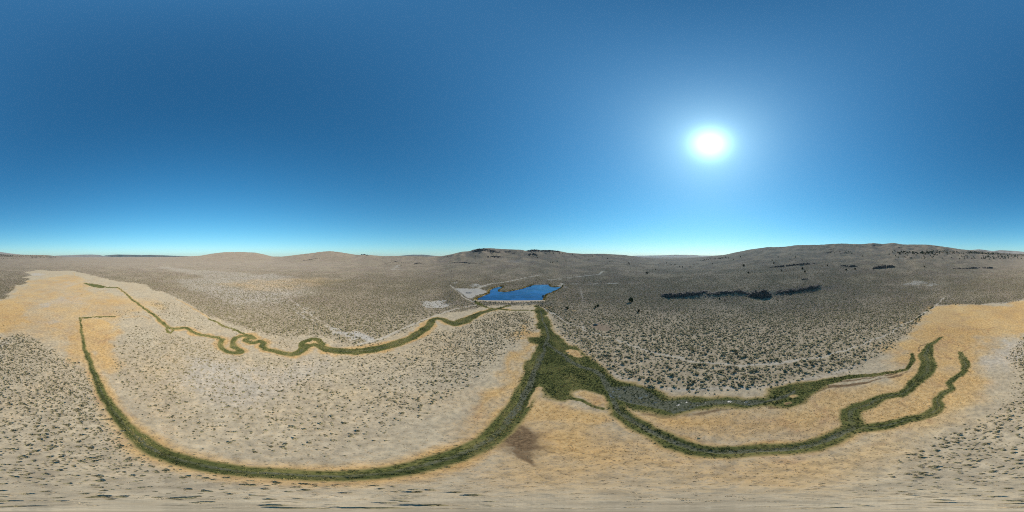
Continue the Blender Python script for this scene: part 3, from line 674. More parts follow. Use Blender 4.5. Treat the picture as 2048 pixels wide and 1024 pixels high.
# ---------------------------------------------------------------- scatter with geometry nodes
def scatter(name, x, y, z, scl, rot, idx, tint, coll):
    m = bpy.data.meshes.new(name); n = len(x)
    m.vertices.add(n); m.vertices.foreach_set('co', np.stack([x, y, z], 1).astype(np.float32).ravel())
    def at(nm, ty, v, key='value'):
        a = m.attributes.new(nm, ty, 'POINT'); a.data.foreach_set(key, v)
    at('scl', 'FLOAT_VECTOR', scl.astype(np.float32).ravel(), 'vector'); at('rotz', 'FLOAT', rot.astype(np.float32))
    at('kind_index', 'INT', idx.astype(np.int32)); at('tint', 'FLOAT', tint.astype(np.float32))
    o = bpy.data.objects.new(name, m); COL.objects.link(o)
    ng = bpy.data.node_groups.new(name + "_scatter", 'GeometryNodeTree')
    ng.interface.new_socket('Geometry', in_out='INPUT', socket_type='NodeSocketGeometry')
    ng.interface.new_socket('Geometry', in_out='OUTPUT', socket_type='NodeSocketGeometry')
    N, L = ng.nodes, ng.links
    gi, go = N.new('NodeGroupInput'), N.new('NodeGroupOutput')
    ci = N.new('GeometryNodeCollectionInfo'); ci.inputs['Collection'].default_value = coll
    ci.inputs['Separate Children'].default_value = True; ci.inputs['Reset Children'].default_value = True
    ip = N.new('GeometryNodeInstanceOnPoints'); ip.inputs['Pick Instance'].default_value = True
    def named(nm, ty):
        q = N.new('GeometryNodeInputNamedAttribute'); q.data_type = ty; q.inputs['Name'].default_value = nm; return q.outputs['Attribute']
    cx = N.new('ShaderNodeCombineXYZ'); L.new(named('rotz', 'FLOAT'), cx.inputs['Z'])
    L.new(gi.outputs[0], ip.inputs['Points']); L.new(ci.outputs[0], ip.inputs['Instance'])
    L.new(named('kind_index', 'INT'), ip.inputs['Instance Index']); L.new(cx.outputs[0], ip.inputs['Rotation']); L.new(named('scl', 'FLOAT_VECTOR'), ip.inputs['Scale'])
    L.new(ip.outputs[0], go.inputs[0])
    md = o.modifiers.new("scatter", 'NODES'); md.node_group = ng
    return o

def collection(name):
    c = bpy.data.collections.new(name); COL.children.link(c); return c

# ---- leafy clumps
def clump_mesh(name, n, mat, rx, rz, leaf, seed, low=0.0, stems=5, stem_mat=None):
    """a shrub: twigs from the root and many small leaf sprays through a flattened dome"""
    rr = random.Random(seed); V = []; F = []; MI = []
    lumps = [(rr.uniform(-.5, .5) * rx, rr.uniform(-.5, .5) * rx, rr.uniform(.35, .75) * rz, rr.uniform(.35, .6)) for _ in range(5)]
    for k in range(n):
        lx, ly, lz, lr = lumps[k % 5]
        while True:
            a, b, c = rr.uniform(-1, 1), rr.uniform(-1, 1), rr.uniform(-1, 1)
            d = a * a + b * b + c * c
            if 0.15 < d < 1: break
        x, y, z = lx + a * lr * rx, ly + b * lr * rx, max(low + 0.04, lz + c * lr * rz)
        s = leaf * rr.uniform(.6, 1.4)
        u = Vector((rr.gauss(0, 1), rr.gauss(0, 1), rr.gauss(0, .7))).normalized()
        nn = Vector((a, b, c + 0.5)).normalized()
        v = u.cross(nn)
        if v.length < .1: v = Vector((0, 0, 1))
        v.normalize(); P = Vector((x, y, z)); i = len(V)
        V += [P - u * s * .6, P + v * s * .5, P + u * s * .7 + nn * s * .2, P - v * s * .45]
        F.append((i, i + 1, i + 2, i + 3)); MI.append(0)
    for k in range(stems):
        a = rr.uniform(0, 2 * PI); q = rr.uniform(.35, .75); e = Vector((math.cos(a) * rx * q, math.sin(a) * rx * q, rz * rr.uniform(.45, .8))); i = len(V)
        s = 0.035 * rx
        V += [Vector((-s, 0, -0.03)), Vector((s, 0, -0.03)), Vector((0, s, -0.03)), e]
        F += [(i, i + 1, i + 3), (i + 1, i + 2, i + 3), (i + 2, i, i + 3)]; MI += [1] * 3
    m = bpy.data.meshes.new(name); m.from_pydata([tuple(v) for v in V], [], F)
    m.materials.append(mat); m.materials.append(stem_mat or MAT_BARK)
    m.polygons.foreach_set('material_index', MI); m.update()
    return m
def tuft_mesh(name, n, mat, r, h, seed):
    rr = random.Random(seed); V = []; F = []
    for k in range(n):
        a = rr.uniform(0, 2 * PI); q = rr.random() ** .6 * r; x, y = math.cos(a) * q, math.sin(a) * q
        b = rr.uniform(0, 2 * PI); hh = h * rr.uniform(.5, 1.2); ln = rr.uniform(.1, .5) * hh; wd = rr.uniform(.05, .10) * r * 2
        i = len(V); ex, ey = math.cos(b), math.sin(b)
        V += [(x - ey * wd, y + ex * wd, -.03), (x + ey * wd, y - ex * wd, -.03), (x + ex * ln + ey * wd * .5, y + ey * ln - ex * wd * .5, hh * .75), (x + ex * ln * 1.6, y + ey * ln * 1.6, hh)]
        F += [(i, i + 1, i + 2), (i, i + 2, i + 3)]
    m = bpy.data.meshes.new(name); m.from_pydata(V, [], F); m.materials.append(mat); m.update(); return m

# ---- sample shrubs
def sample_ring(r0, r1, n):
    r = np.sqrt(rng.uniform(r0 * r0, r1 * r1, n)); t = rng.uniform(-PI, PI, n)
    return r * np.sin(t), r * np.cos(t)
def sample_density(field, rings, mul=1.0):
    xs, ys = [], []
    for r0, r1 in rings:
        j = (RR >= r0 * .9) & (RR <= r1 * 1.1)
        dm = field[:, j].max() * mul
        if dm <= 0: continue
        x, y = sample_ring(r0, r1, int(PI * (r1 * r1 - r0 * r0) * dm))
        k = rng.random(len(x)) * dm < lookup(field, x, y) * mul
        xs.append(x[k]); ys.append(y[k])
    return np.concatenate(xs), np.concatenate(ys)
RINGS = [(0.5, 25), (25, 60), (60, 120), (120, 240), (240, 420), (420, 700), (700, 1100), (1100, 1700), (1700, 2500)]
bx, by = sample_density(dens, RINGS)
bz = lookup(ZG, bx, by)
br_ = np.hypot(bx, by)
bs = lookup(size_f, bx, by) * np.clip(rng.lognormal(-0.12, 0.42, len(bx)), 0.35, 2.1)
bfl = lookup(floor_m, bx, by)
# prominence in the picture: projected area
slant = np.hypot(br_, H)
prom = (bs / slant) ** 2 / np.maximum(br_ / slant, 0.05)
order = np.argsort(-prom)
SAGE_COL = collection("sagebrush_shrubs")
NV = 6
sage_meshes = [clump_mesh("sagebrush", 74, MAT_SAGE, 0.52, 0.62 + 0.05 * k, 0.24, 100 + k) for k in range(NV)]
def sage_label(x, y):
    t = (math.atan2(x, y) / (2 * PI) * 2048 + 1024) % 2048; r = math.hypot(x, y); fl = lookup(floor_m, [x], [y])[0]
    if fl < .5:
        return ("tall grey-green sagebrush in the dense stand between the marsh and the dirt track" if 1050 < t < 1850 else "grey-green sagebrush on the dark brushy ground beyond the basin floor"), "dense sagebrush beyond the marsh"
    if r < 22: return "sagebrush clump on pale bare soil, stretched wide along the bottom edge", "shrubs under the camera"
    if 230 < t < 900 and 952 > 0 and lookup(in_d, [x], [y])[0] > 0 and inside(WL(DITCH[6:30] + [(900, 700), (500, 715), (240, 690)], 2, True), np.array([x]), np.array([y]))[0]:
        return "small dark sagebrush scattered on the pale flat inside the long ditch's curve", "shrubs inside the ditch curve"
    if t > 1024: return "dark sagebrush on the pale flat at the lower right edge of the picture", "shrubs at the lower right"
    return "dark sagebrush on the pale flat at lower left, outside the long green ditch", "shrubs at the lower left"
for q, i in enumerate(order[:290]):
    o = bpy.data.objects.new("sagebrush", sage_meshes[q % NV])
    (SAGE_COL if q < NV else COL).objects.link(o)
    s = float(bs[i]); o.location = (float(bx[i]), float(by[i]), float(bz[i]) - 0.02); o.rotation_euler = (0, 0, random.uniform(0, 6.28))
    o.scale = (s, s * random.uniform(.8, 1.2), s * random.uniform(.65, .95))
    lb, gr = sage_label(float(bx[i]), float(by[i]))
    tag(o, lb, "shrub", gr)
ri = order[290:]
sc3 = np.stack([bs[ri] * rng.uniform(.85, 1.15, len(ri)), bs[ri] * rng.uniform(.85, 1.15, len(ri)), bs[ri] * rng.uniform(.5, .8, len(ri)) * np.interp(br_[ri], [0, 700, 2000], [1, .9, .55])], 1)
o = scatter("sagebrush_cover", bx[ri], by[ri], bz[ri] - 0.02, sc3, rng.uniform(0, 2 * PI, len(ri)), rng.integers(0, NV, len(ri)),
            (1 - bfl[ri]) * 0.4 + rng.uniform(0, .5, len(ri)), SAGE_COL)
tag(o, "grey-green sagebrush spread over the flats and hillsides", kind="stuff")
print("shrubs", len(bx))

# ---- marsh grass, reeds, dry grass
def tuft_field(name, label, field, rings, mul, mat, rad, h, smin, smax, n_blades=14):
    c = collection(name + "_kinds")
    x, y = sample_density(field, rings, mul); z = lookup(ZG, x, y)
    for k in range(4):
        m = tuft_mesh(name + "_tuft", n_blades, mat, rad, h, 40 + k)
        q = bpy.data.objects.new(name + "_tuft", m); c.objects.link(q)
        q.location = (float(x[k]), float(y[k]), float(z[k])); q["kind"] = "stuff"; q["label"] = "single tuft within the " + label
    s = rng.uniform(smin, smax, len(x))
    o = scatter(name, x, y, z, np.stack([s, s, s * rng.uniform(.7, 1.3, len(x))], 1), rng.uniform(0, 2 * PI, len(x)), rng.integers(0, 4, len(x)), np.clip((fbm(x / 13, y / 13, 401, 4) - .5) * 3.2 + .5 + rng.normal(0, .12, len(x)), 0, 1), c)
    tag(o, label, kind="stuff"); print(name, len(x)); return o
NEAR = [(0.5, 25), (25, 60), (60, 120), (120, 240), (240, 320)]
gfield = np.clip(green * 1.15 - 0.12, 0, 1) ** 1.4 * (0.55 + 0.9 * fbm(X / 7, Y / 7, 511, 3)) * (1 - 0.65 * wet) * (R2 < 330)
tuft_field("marsh_grass", "green marsh grass along the ditches, creeks and wet meadow", gfield, NEAR, 2.6, MAT_GRASS, 0.34, 0.32, 0.6, 1.4)
rfield = smooth(0.55, 0.72, fbm(X / 5, Y / 5, 501, 3)) * smooth(0.5, 0.9, green) * (R2 < 300)
tuft_field("rush_clumps", "taller dark rush clumps standing in the marsh grass", rfield, NEAR, 0.35, MAT_RUSH, 0.40, 0.50, 0.6, 1.3, 20)
dfield = np.clip(np.maximum(gold, 0.25 * floor_m) * (0.25 + patchy), 0, 1) * floor_m * (1 - np.clip(green * 1.4, 0, 1)) * (R2 < 170) * (1 - 0.6 * pale)
tuft_field("dry_grass", "dry golden grass on the basin floor", dfield, [(0.5, 25), (25, 60), (60, 120), (120, 170)], 1.8, MAT_DRY, 0.20, 0.14, 0.6, 1.5, 12)
shore_f = smooth(-5.0, -2.5, lake_sd) * (1 - smooth(-1.0, 0.5, lake_sd)) * smooth(0.35, 0.6, fbm(X / 16, Y / 16, 71, 2) + 0.12) * (R2 > 272)
tuft_field("lakeshore_reeds", "yellow-green reeds fringing the blue reservoir", shore_f, [(250, 420), (420, 560)], 0.9, MAT_REED, 0.6, 1.2, 0.8, 1.5)

# ---------------------------------------------------------------- the dam
def build_dam():
    crest = WL([(947, 600.5), (955, 601.5), (975, 602.6), (1000, 603.2), (1030, 603.4), (1058, 603), (1078, 602.2), (1090, 600.6)], 6)
    # crest stands at 4.9 m: pull each point towards the foot of the sight line at that height
    k = (H - 4.9) / (H - 0.0)
    P = []
    for x, y in crest:
        a = math.atan2(x, y); r = 266.0 + 3.0 * abs(math.sin((a - az_of(1018)) * 3))
        P.append((r * math.sin(a), r * math.cos(a)))
    P = np.array(P); n = len(P)
    prof = [(-13.5, -0.6), (-8, 1.9), (-2.2, 4.75), (-1.6, 4.92), (1.6, 4.92), (2.4, 4.6), (7.5, 1.8)]   # (towards the lake +, height)
    V = []; F = []
    for i, (x, y) in enumerate(P):
        r = math.hypot(x, y); ux, uy = x / r, y / r
        endf = min(1, min(i, n - 1 - i) / 3.0)
        for q, h in prof:
            jx = random.uniform(-.25, .25); hh = h
            if h > 3.9: hh = LAKE_Z + 0.75 + (h - LAKE_Z - 0.75) * (0.6 + 0.4 * endf)
            V.append((x + ux * (q + jx), y + uy * (q + jx), hh + random.uniform(-.08, .08)))
    m_ = len(prof)
    for i in range(n - 1):
        for j in range(m_ - 1):
            a = i * m_ + j; F.append((a, a + m_, a + m_ + 1, a + 1))
    F.append(tuple(range(m_))); F.append(tuple(reversed(range((n - 1) * m_, n * m_))))
    M = Mat("dam_fill"); p = M.pos(); nn = M.noise(p, 0.25, 5, .7); nf = M.noise(p, 1.6, 4, .7)
    c = M.ramp(nn, [(0.3, (0.38, 0.28, 0.18)), (0.5, (0.52, 0.38, 0.24)), (0.7, (0.58, 0.46, 0.31))])
    c = M.mix(M.math('MULTIPLY', M.sstep(nf, .55, .7), .5), c, (0.24, 0.13, 0.07)); M.set('Base Color', c); M.bump(nf, .6, .3)
    root = bpy.data.objects.new("earth_dam", None); COL.objects.link(root)
    cx, cy = P[n // 2]; root.location = (cx, cy, 0)
    tag(root, "low tan earth dam with scattered rocks holding back the blue reservoir", "dam")
    V = [(a - cx, b - cy, c_) for a, b, c_ in V]
    mesh_obj("embankment", V, F, M.m, root)
    crest_m = plain("crest_gravel", (0.40, 0.335, 0.25), .95, .05, 0, .15, .5)
    V2 = []; F2 = []
    for i, (x, y) in enumerate(P[1:-1]):
        r = math.hypot(x, y); ux, uy = x / r, y / r
        for q in (-1.5, 1.5): V2.append((x + ux * q - cx, y + uy * q - cy, 5.02))
        if i: a = 2 * i; F2.append((a - 2, a, a + 1, a - 1))
    mesh_obj("crest_road", V2, F2, crest_m, root)
    # loose facing stones, too small to pick apart: one part
    V3 = []; F3 = []
    for _ in range(420):
        i = random.randrange(2, n - 2); x, y = P[i]; t_ = random.random(); x += (P[i + 1][0] - x) * t_; y += (P[i + 1][1] - y) * t_
        r = math.hypot(x, y); ux, uy = x / r, y / r; q = random.uniform(-13, -2.5); h = np.interp(q, [-13.5, -8, -2.2], [-.6, 1.9, 4.75]); s = random.uniform(.25, .8)
        c0 = Vector((x + ux * q - cx, y + uy * q - cy, h)); b = len(V3); ro = random.uniform(0, 6)
        for dz, sc in ((-.4, 1.0), (.25, 1.0), (.6, .55)):
            for kk in range(5):
                aa = ro + kk * 2 * PI / 5; V3.append(tuple(c0 + Vector((math.cos(aa) * s * sc * random.uniform(.8, 1.2), math.sin(aa) * s * sc * random.uniform(.8, 1.2), dz * s))))
        for l in (0, 5):
            for kk in range(5): F3.append((b + l + kk, b + l + (kk + 1) % 5, b + l + 5 + (kk + 1) % 5, b + l + 5 + kk))
        F3.append(tuple(b + 10 + kk for kk in range(5)))
    st = mesh_obj("facing_stones", V3, F3, MAT_ROCK, root); st["kind"] = "stuff"
build_dam()

# ---------------------------------------------------------------- rock outcrops
def outcrop(label, path, h, wdt, depth, n, group=None, rubble=0, sink=0.0):
    """broken basalt rim: leaning many-sided columns along a traced foot line, fallen blocks below"""
    P = WL(path, 8); L = np.concatenate([[0], np.cumsum(np.hypot(*np.diff(P, axis=0).T))])
    V = []; F = []
    ox, oy = P[len(P) // 2]; oz = float(lookup(ZG, [ox], [oy])[0])
    seed = random.randrange(999)
    def block(x, y, zb, w_, d_, h_, rot, lean=0.12):
        b = len(V); k = random.choice((5, 6, 7)); lx, ly = random.uniform(-lean, lean) * h_, random.uniform(-lean, lean) * h_
        for t_, sc in ((0, 1.08), (.7, 1.0), (1.0, .90)):
            for q in range(k):
                a = 2 * PI * q / k; c, s = math.cos(a) * w_ * sc * random.uniform(.82, 1.15), math.sin(a) * d_ * sc * random.uniform(.82, 1.15)
                V.append((x + c * math.cos(rot) - s * math.sin(rot) + lx * t_ - ox, y + c * math.sin(rot) + s * math.cos(rot) + ly * t_ - oy, zb + h_ * t_ * random.uniform(.93, 1.05) - oz))
        for l in (0, k):
            for q in range(k): F.append((b + l + q, b + l + (q + 1) % k, b + l + k + (q + 1) % k, b + l + k + q))
        F.append(tuple(b + 2 * k + q for q in range(k)))
    for _ in range(n):
        s = random.uniform(0, L[-1]); x = np.interp(s, L, P[:, 0]); y = np.interp(s, L, P[:, 1]); r = math.hypot(x, y); ux, uy = x / r, y / r
        e = min(1.0, 0.35 + 3.0 * min(s, L[-1] - s) / L[-1]); mod = 0.45 + 0.9 * float(fbm(np.array([s / (wdt * 6)]), np.array([seed * 1.0]), seed, 3)[0])
        back = random.random(); q = depth * back
        zb = float(lookup(ZG, [x + ux * q], [y + uy * q])[0])
        z0 = float(lookup(ZG, [x], [y])[0])
        hh = h * e * mod * random.uniform(.6, 1.1) * (0.75 + 0.35 * back)
        top = max(z0 + hh, zb + 0.15 * h * random.random())
        base = min(z0, zb) - 1.0
        block(x + ux * q, y + uy * q, base, wdt * random.uniform(.5, 1.1), wdt * random.uniform(.5, 1.1), top - base - sink, math.atan2(y, x) + random.uniform(-.3, .3))
    nV, nF = len(V), len(F)
    for _ in range(rubble):
        s = random.uniform(0, L[-1]); x = np.interp(s, L, P[:, 0]); y = np.interp(s, L, P[:, 1]); r = math.hypot(x, y); q = -abs(random.gauss(0, depth * .9)); x += x / r * q; y += y / r * q
        zb = float(lookup(ZG, [x], [y])[0]); g = wdt * random.uniform(.2, .6); block(x, y, zb - .4 * g, g, g * .8, g * random.uniform(.9, 1.7), random.uniform(0, 6), .25)
    o = bpy.data.objects.new("rock_outcrop", None); o.location = (ox, oy, oz); COL.objects.link(o)
    mesh_obj("rock_columns", V[:nV], F[:nF], MAT_ROCK, o)["kind"] = "stuff"
    if rubble: mesh_obj("fallen_blocks", V[nV:], [tuple(i - nV for i in f) for f in F[nF:]], MAT_ROCK, o)["kind"] = "stuff"
    return tag(o, label, "rock outcrop", group)
outcrop("dark basalt cliff band, longest left section of the rim on the right slope", [(1322, 592), (1338, 595), (1352, 593), (1372, 592), (1392, 590), (1414, 584)], 6.5, 2.8, 6, 170, None, 50)
outcrop("short low cliff between the long left section and the tallest dark wall", [(1412, 588), (1436, 590), (1446, 588), (1462, 586), (1480, 585), (1500, 590)], 4.5, 2.6, 6, 120, None, 40)
outcrop("tallest sheer dark basalt wall in the middle of the cliff rim", [(1498, 594), (1510, 595), (1524, 596), (1540, 593)], 12, 2.8, 5, 130, None, 35)
outcrop("broken basalt rim with brush, right end of the cliff band", [(1552, 588), (1572, 586), (1592, 584), (1612, 581), (1628, 578), (1638, 572)], 6.5, 2.6, 10, 190, None, 110)
outcrop("detached dark boulder knob just above the right end of the cliff", [(1603, 560), (1612, 559), (1616, 559)], 4, 1.5, 5, 16, None, 6)
outcrop("long dark ledge high on the right slope above the cliff band", [(1540, 535), (1565, 534), (1590, 531), (1612, 529), (1630, 527)], 8, 3.5, 10, 80, None, 40)
outcrop("broken pair of small ledges left of the dark knoll on the far right slope", [(1680, 532), (1700, 534), (1715, 533)], 6, 3.2, 9, 40, None, 25)
outcrop("dark rocky knoll ledge in the middle of the far right slope", [(1745, 538), (1760, 537), (1776, 536), (1790, 534)], 12, 3.2, 11, 80, None, 40)
outcrop("thin dark ledge left of the rounded black crag on the far right", [(1905, 537), (1925, 537.5), (1945, 537), (1960, 536)], 6, 3.4, 9, 60, None, 30)
outcrop("rounded black crag at the end of the ledge on the far right", [(1964, 536), (1972, 537), (1980, 537), (1985, 536)], 11, 3.4, 9, 46, None, 16)
outcrop("dark rimrock along the left summit of the butte above the reservoir", [(944, 504), (955, 502.5), (970, 502), (985, 504), (1000, 506)], 20, 8, 45, 110, None, 60)
outcrop("dark rimrock along the right summit of the butte above the reservoir", [(1052, 502.5), (1070, 502.5), (1090, 503), (1108, 503), (1120, 504.5)], 16, 8, 40, 110, None, 50)
outcrop("dark rock patch on the butte's slope below its right summit", [(1056, 510), (1066, 510), (1074, 511)], 12, 7, 25, 36, None, 20)
outcrop("dark rock patch on the butte's slope below its left summit", [(975, 514), (990, 514), (1002, 513)], 10, 7, 18, 32, None, 16)
outcrop("long thin ledge low on the left flank of the butte", [(899, 526), (915, 525), (935, 526.5), (955, 527), (968, 525.5)], 5, 4.5, 9, 66, None, 30)
outcrop("small rock knob on the low ridge left of the butte", [(720, 510.5), (728, 510), (737, 511)], 14, 8, 20, 26, None, 8)
outcrop("dark rocky notch on the low ridge, nearest the butte", [(828, 529), (836, 527), (843, 527)], 7, 4.5, 9, 22, None, 14)
outcrop("scattered dark rocks on the foot of the low ridge left of the notch", [(768, 528), (790, 524), (812, 526), (820, 527)], 4, 4, 9, 30, None, 20)
outcrop("small dark rocks at the foot of the pale rounded hill on the left", [(600, 523), (612, 521), (640, 516)], 7, 6, 15, 26, None, 14)

# ---------------------------------------------------------------- juniper trees
def juniper_meshes(n_leaf, seed, h=1.0):
    """unit-height juniper: crown mesh and trunk mesh"""
    rr = random.Random(seed); V = []; F = []
    lumps = []
    for k in range(16):
        t = rr.uniform(.12, .95); a = rr.uniform(0, 6.28); rad = .40 * math.sin(PI * (0.18 + 0.80 * t)) ** .8
        lumps.append((math.cos(a) * rad * .62, math.sin(a) * rad * .62, .14 + t * .74, rad * rr.uniform(.42, .62)))
    lumps.append((0, 0, .90, .10))
    lv = [l[3] for l in lumps]
    for k in range(n_leaf):
        lx, ly, lz, lr = rr.choices(lumps, lv)[0]
        d = Vector((rr.gauss(0, 1), rr.gauss(0, 1), rr.gauss(0, 1))).normalized(); q = rr.random() ** .35
        P = Vector((lx, ly, lz)) + d * lr * q; s = rr.uniform(.03, .065) * (1 if n_leaf > 500 else 1.8)
        u = Vector((rr.gauss(0, 1), rr.gauss(0, 1), rr.gauss(0, 1))).normalized(); v = u.cross(d)
        if v.length < .1: continue
        v.normalize(); i = len(V)
        V += [P - u * s, P + v * s * .7, P + u * s + d * s * .4, P - v * s * .6]; F.append((i, i + 1, i + 2, i + 3))
    c = bpy.data.meshes.new("juniper_crown"); c.from_pydata([tuple(v) for v in V], [], F); c.materials.append(MAT_JUN); c.update()
    V = []; F = []
    def limb(a, b, r0, r1, k=6):
        i = len(V); d = (b - a).normalized(); u = d.orthogonal().normalized(); v = d.cross(u)
        for P, r in ((a, r0), (a.lerp(b, .5) + u * r0 * .3, (r0 + r1) / 2), (b, r1)):
            for q in range(k):
                an = 2 * PI * q / k; V.append(tuple(P + (u * math.cos(an) + v * math.sin(an)) * r))
        for l in (0, k):
            for q in range(k): F.append((i + l + q, i + l + (q + 1) % k, i + l + k + (q + 1) % k, i + l + k + q))
    limb(Vector((0, 0, -.03)), Vector((.02, .01, .55)), .045, .022)
    for k in range(7):
        lx, ly, lz, lr = lumps[k]
        limb(Vector((.01, .005, .10 + .05 * k)), Vector((lx, ly, lz)), .018, .006, 4)
    t = bpy.data.meshes.new("juniper_trunk"); t.from_pydata(V, [], F); t.materials.append(MAT_BARK); t.update()
    return c, t
JUN_BIG = [juniper_meshes(2600, 900 + k) for k in range(2)]
JUN_FAR = [juniper_meshes(420, 950 + k) for k in range(4)]
JC = collection("juniper_crowns")
def tree(x, y, h, label, group, ms, spread=1.0, coll=None):
    c, t = ms
    root = bpy.data.objects.new("juniper_tree", None); COL.objects.link(root)
    root.location = (x, y, float(lookup(ZG, [x], [y])[0])); root.rotation_euler = (0, 0, random.uniform(0, 6.28)); root.scale = (h * spread, h * spread, h)
    tag(root, label, "tree", group)
    oc = bpy.data.objects.new("crown", c); (coll or COL).objects.link(oc); oc.parent = root
    ot = bpy.data.objects.new("trunk", t); COL.objects.link(ot); ot.parent = root
    return root
def tree_px(px, py, hpx, label, group=None, big=False, spread=1.0, coll=None):
    x, y = W(px, py); z = float(lookup(ZG, [x], [y])[0]); sl = math.sqrt(x * x + y * y + (H - z) ** 2)
    h = hpx / 1024 * PI * sl / max(.5, math.hypot(x, y) / sl)
    return tree(x, y, h, label, group, random.choice(JUN_BIG if big else JUN_FAR), spread, coll)
tree_px(1261.5, 605, 11, "large round dark green juniper standing alone among brush, casting a clear shadow", None, True, 1.0)
tree_px(1277.5, 625, 6.2, "small narrow juniper below and right of the large lone juniper", None, True, .85)
tree_px(1134, 619, 6, "squat dark juniper bush right of the dam's end", None, True, 1.4)
tree_px(1196, 613.5, 5.5, "right one of two leaning dark shrubby junipers left of the large lone juniper", None, True, 1.1)
tree_px(1191, 616.5, 5, "lower left one of two shrubby junipers left of the large lone juniper", None, True, 1.1)
tree_px(1294, 548, 5, "dark juniper on the bare slope above the large lone juniper", None, True, 1.3)
tree_px(1311.5, 540, 3, "small juniper up slope to the right of the dark slope juniper", None)
tree_px(1487.5, 533, 5, "lone juniper high on the slope left of the upper ledge", None, True, 1.2)
tree_px(1497, 547, 4, "dark small juniper below the lone juniper left of the upper ledge", None, True, 1.3)
tree_px(1547.5, 528, 3.4, "juniper just above the left part of the upper ledge", None)
tree_px(1605, 539, 5, "juniper under the right part of the upper ledge, upper of two", None, True)
tree_px(1610, 546, 6, "taller narrow juniper below the upper ledge, lower of two", None, True, .8)
tree_px(1563, 542, 3.5, "small juniper under the middle of the upper ledge", None)
tree_px(1439, 599, 4, "small dark juniper below the gap in the cliff band", None, True, .8)
tree_px(1450, 602, 3.6, "small dark bush-like juniper right of the one below the cliff gap", None, True, .8)
tree_px(1380, 535, 3, "small juniper on the open slope left of the cliff's upper ledge", None)
tree_px(1644, 533, 3.2, "juniper at the right end of the upper ledge, left one", None)
tree_px(1655, 532, 3.2, "juniper right of the upper ledge's end", None)
tree_px(1692.5, 541, 4, "dark juniper below the broken ledges on the far right slope, left one", None, True, 1.2)
tree_px(1710, 540, 4.5, "dark juniper below the broken ledges on the far right slope, right one", None, True, 1.2)
tree_px(1849, 535, 3.5, "small dark juniper alone between knoll ledge and black crag", None, False, 1.2)
tree_px(1725, 513, 2.6, "single dark juniper below the ridge's left trees", None)
# scattered far junipers that nothing tells apart
fars = []
for px, py in [(1350, 530), (1336, 531), (1342, 530), (1359, 534), (1365, 535), (1335, 545), (1425, 528), (1481, 515), (1556, 515), (1591, 515), (1604, 521), (1580, 519), (1544, 522), (1548, 525), (1457, 517), (1467, 520), (1254, 529), (1259, 529), (1257, 527), (1320, 528), (1333, 527)]:
    fars.append((px, py, 2.3, "small dark juniper dotted over the open slopes right of the butte", "junipers on the open slopes"))
for _ in range(26): fars.append((random.uniform(1400, 1455), 0, 1.8, "tiny dark juniper in the loose row on the saddle right of the butte", "junipers on the saddle"))
for k in range(len(fars)):
    if fars[k][1] == 0: fars[k] = (fars[k][0], 521 - (fars[k][0] - 1400) / 55 * 6 + random.uniform(-1, 1), *fars[k][2:])
for _ in range(14): fars.append((random.uniform(1660, 1705), random.uniform(502, 508), 2.0, "small juniper in the sparse group high on the main ridge", "junipers high on the ridge"))
for _ in range(75): fars.append((random.gauss(1832, 26), random.gauss(506.5, 1.8), 2.6, "dark juniper in the dense grove under the ridge crest", "juniper grove under the ridge"))
for _ in range(70): fars.append((random.uniform(1790, 2020), random.uniform(507, 519), 2.2, "juniper scattered over the open bench below the juniper grove", "junipers on the open bench"))
for _ in range(55): fars.append((random.uniform(1965, 2044), random.uniform(512, 519), 2.2, "dark juniper in the belt at the far right edge of the ridge foot", "junipers at the ridge foot"))
for px, py in [(802, 532), (903, 543), (895, 514), (951, 513), (1075, 516), (1101, 526), (1105, 525.5), (1132, 522), (1140, 522), (1115, 523), (1150, 514), (1160, 518), (1170, 513), (1185, 513), (1205, 514), (1215, 518), (1236, 516), (1125, 508), (1145, 510), (1178, 520), (1190, 532), (1219, 524)]:
    fars.append((px, py, 1.9, "tiny dark juniper dotted over the butte and its right shoulder", "junipers on the butte"))
for k, (px, py, hp, lb, gr) in enumerate(fars):
    tree_px(px, py, hp * random.uniform(.75, 1.25), lb, gr, False, random.uniform(.9, 1.25), JC if k < 4 else None)
# woodland too far and dense to count
def wood(name, label, boxes):
    xs = []; ys = []
    for (x0, x1, ya, yb, n) in boxes:
        for _ in range(n):
            px = random.uniform(x0, x1); f = (px - x0) / (x1 - x0); x, y = W(px, ya[0] + (ya[1] - ya[0]) * f + random.random() * (yb[0] + (yb[1] - yb[0]) * f - ya[0] - (ya[1] - ya[0]) * f))
            xs.append(x); ys.append(y)
    xs, ys = np.array(xs), np.array(ys); n = len(xs); s = rng.uniform(4.5, 9, n)
    return tag(scatter(name, xs, ys, lookup(ZG, xs, ys), np.stack([s * 1.2, s * 1.2, s], 1), rng.uniform(0, 6.28, n), rng.integers(0, 4, n), rng.uniform(0, .5, n), JC), label, kind="stuff")
wood("juniper_woodland", "dark juniper woodland on the far mesa tops left and right", [(1935, 2048, (502.5, 508.6), (507, 512), 700), (1850, 1935, (498, 505), (506, 508), 120), (2048, 2074, (509, 510), (513, 514.5), 200), (2074, 2160, (510.2, 512), (514, 517), 330), (2050, 2100, (515, 516), (519, 519), 40)])

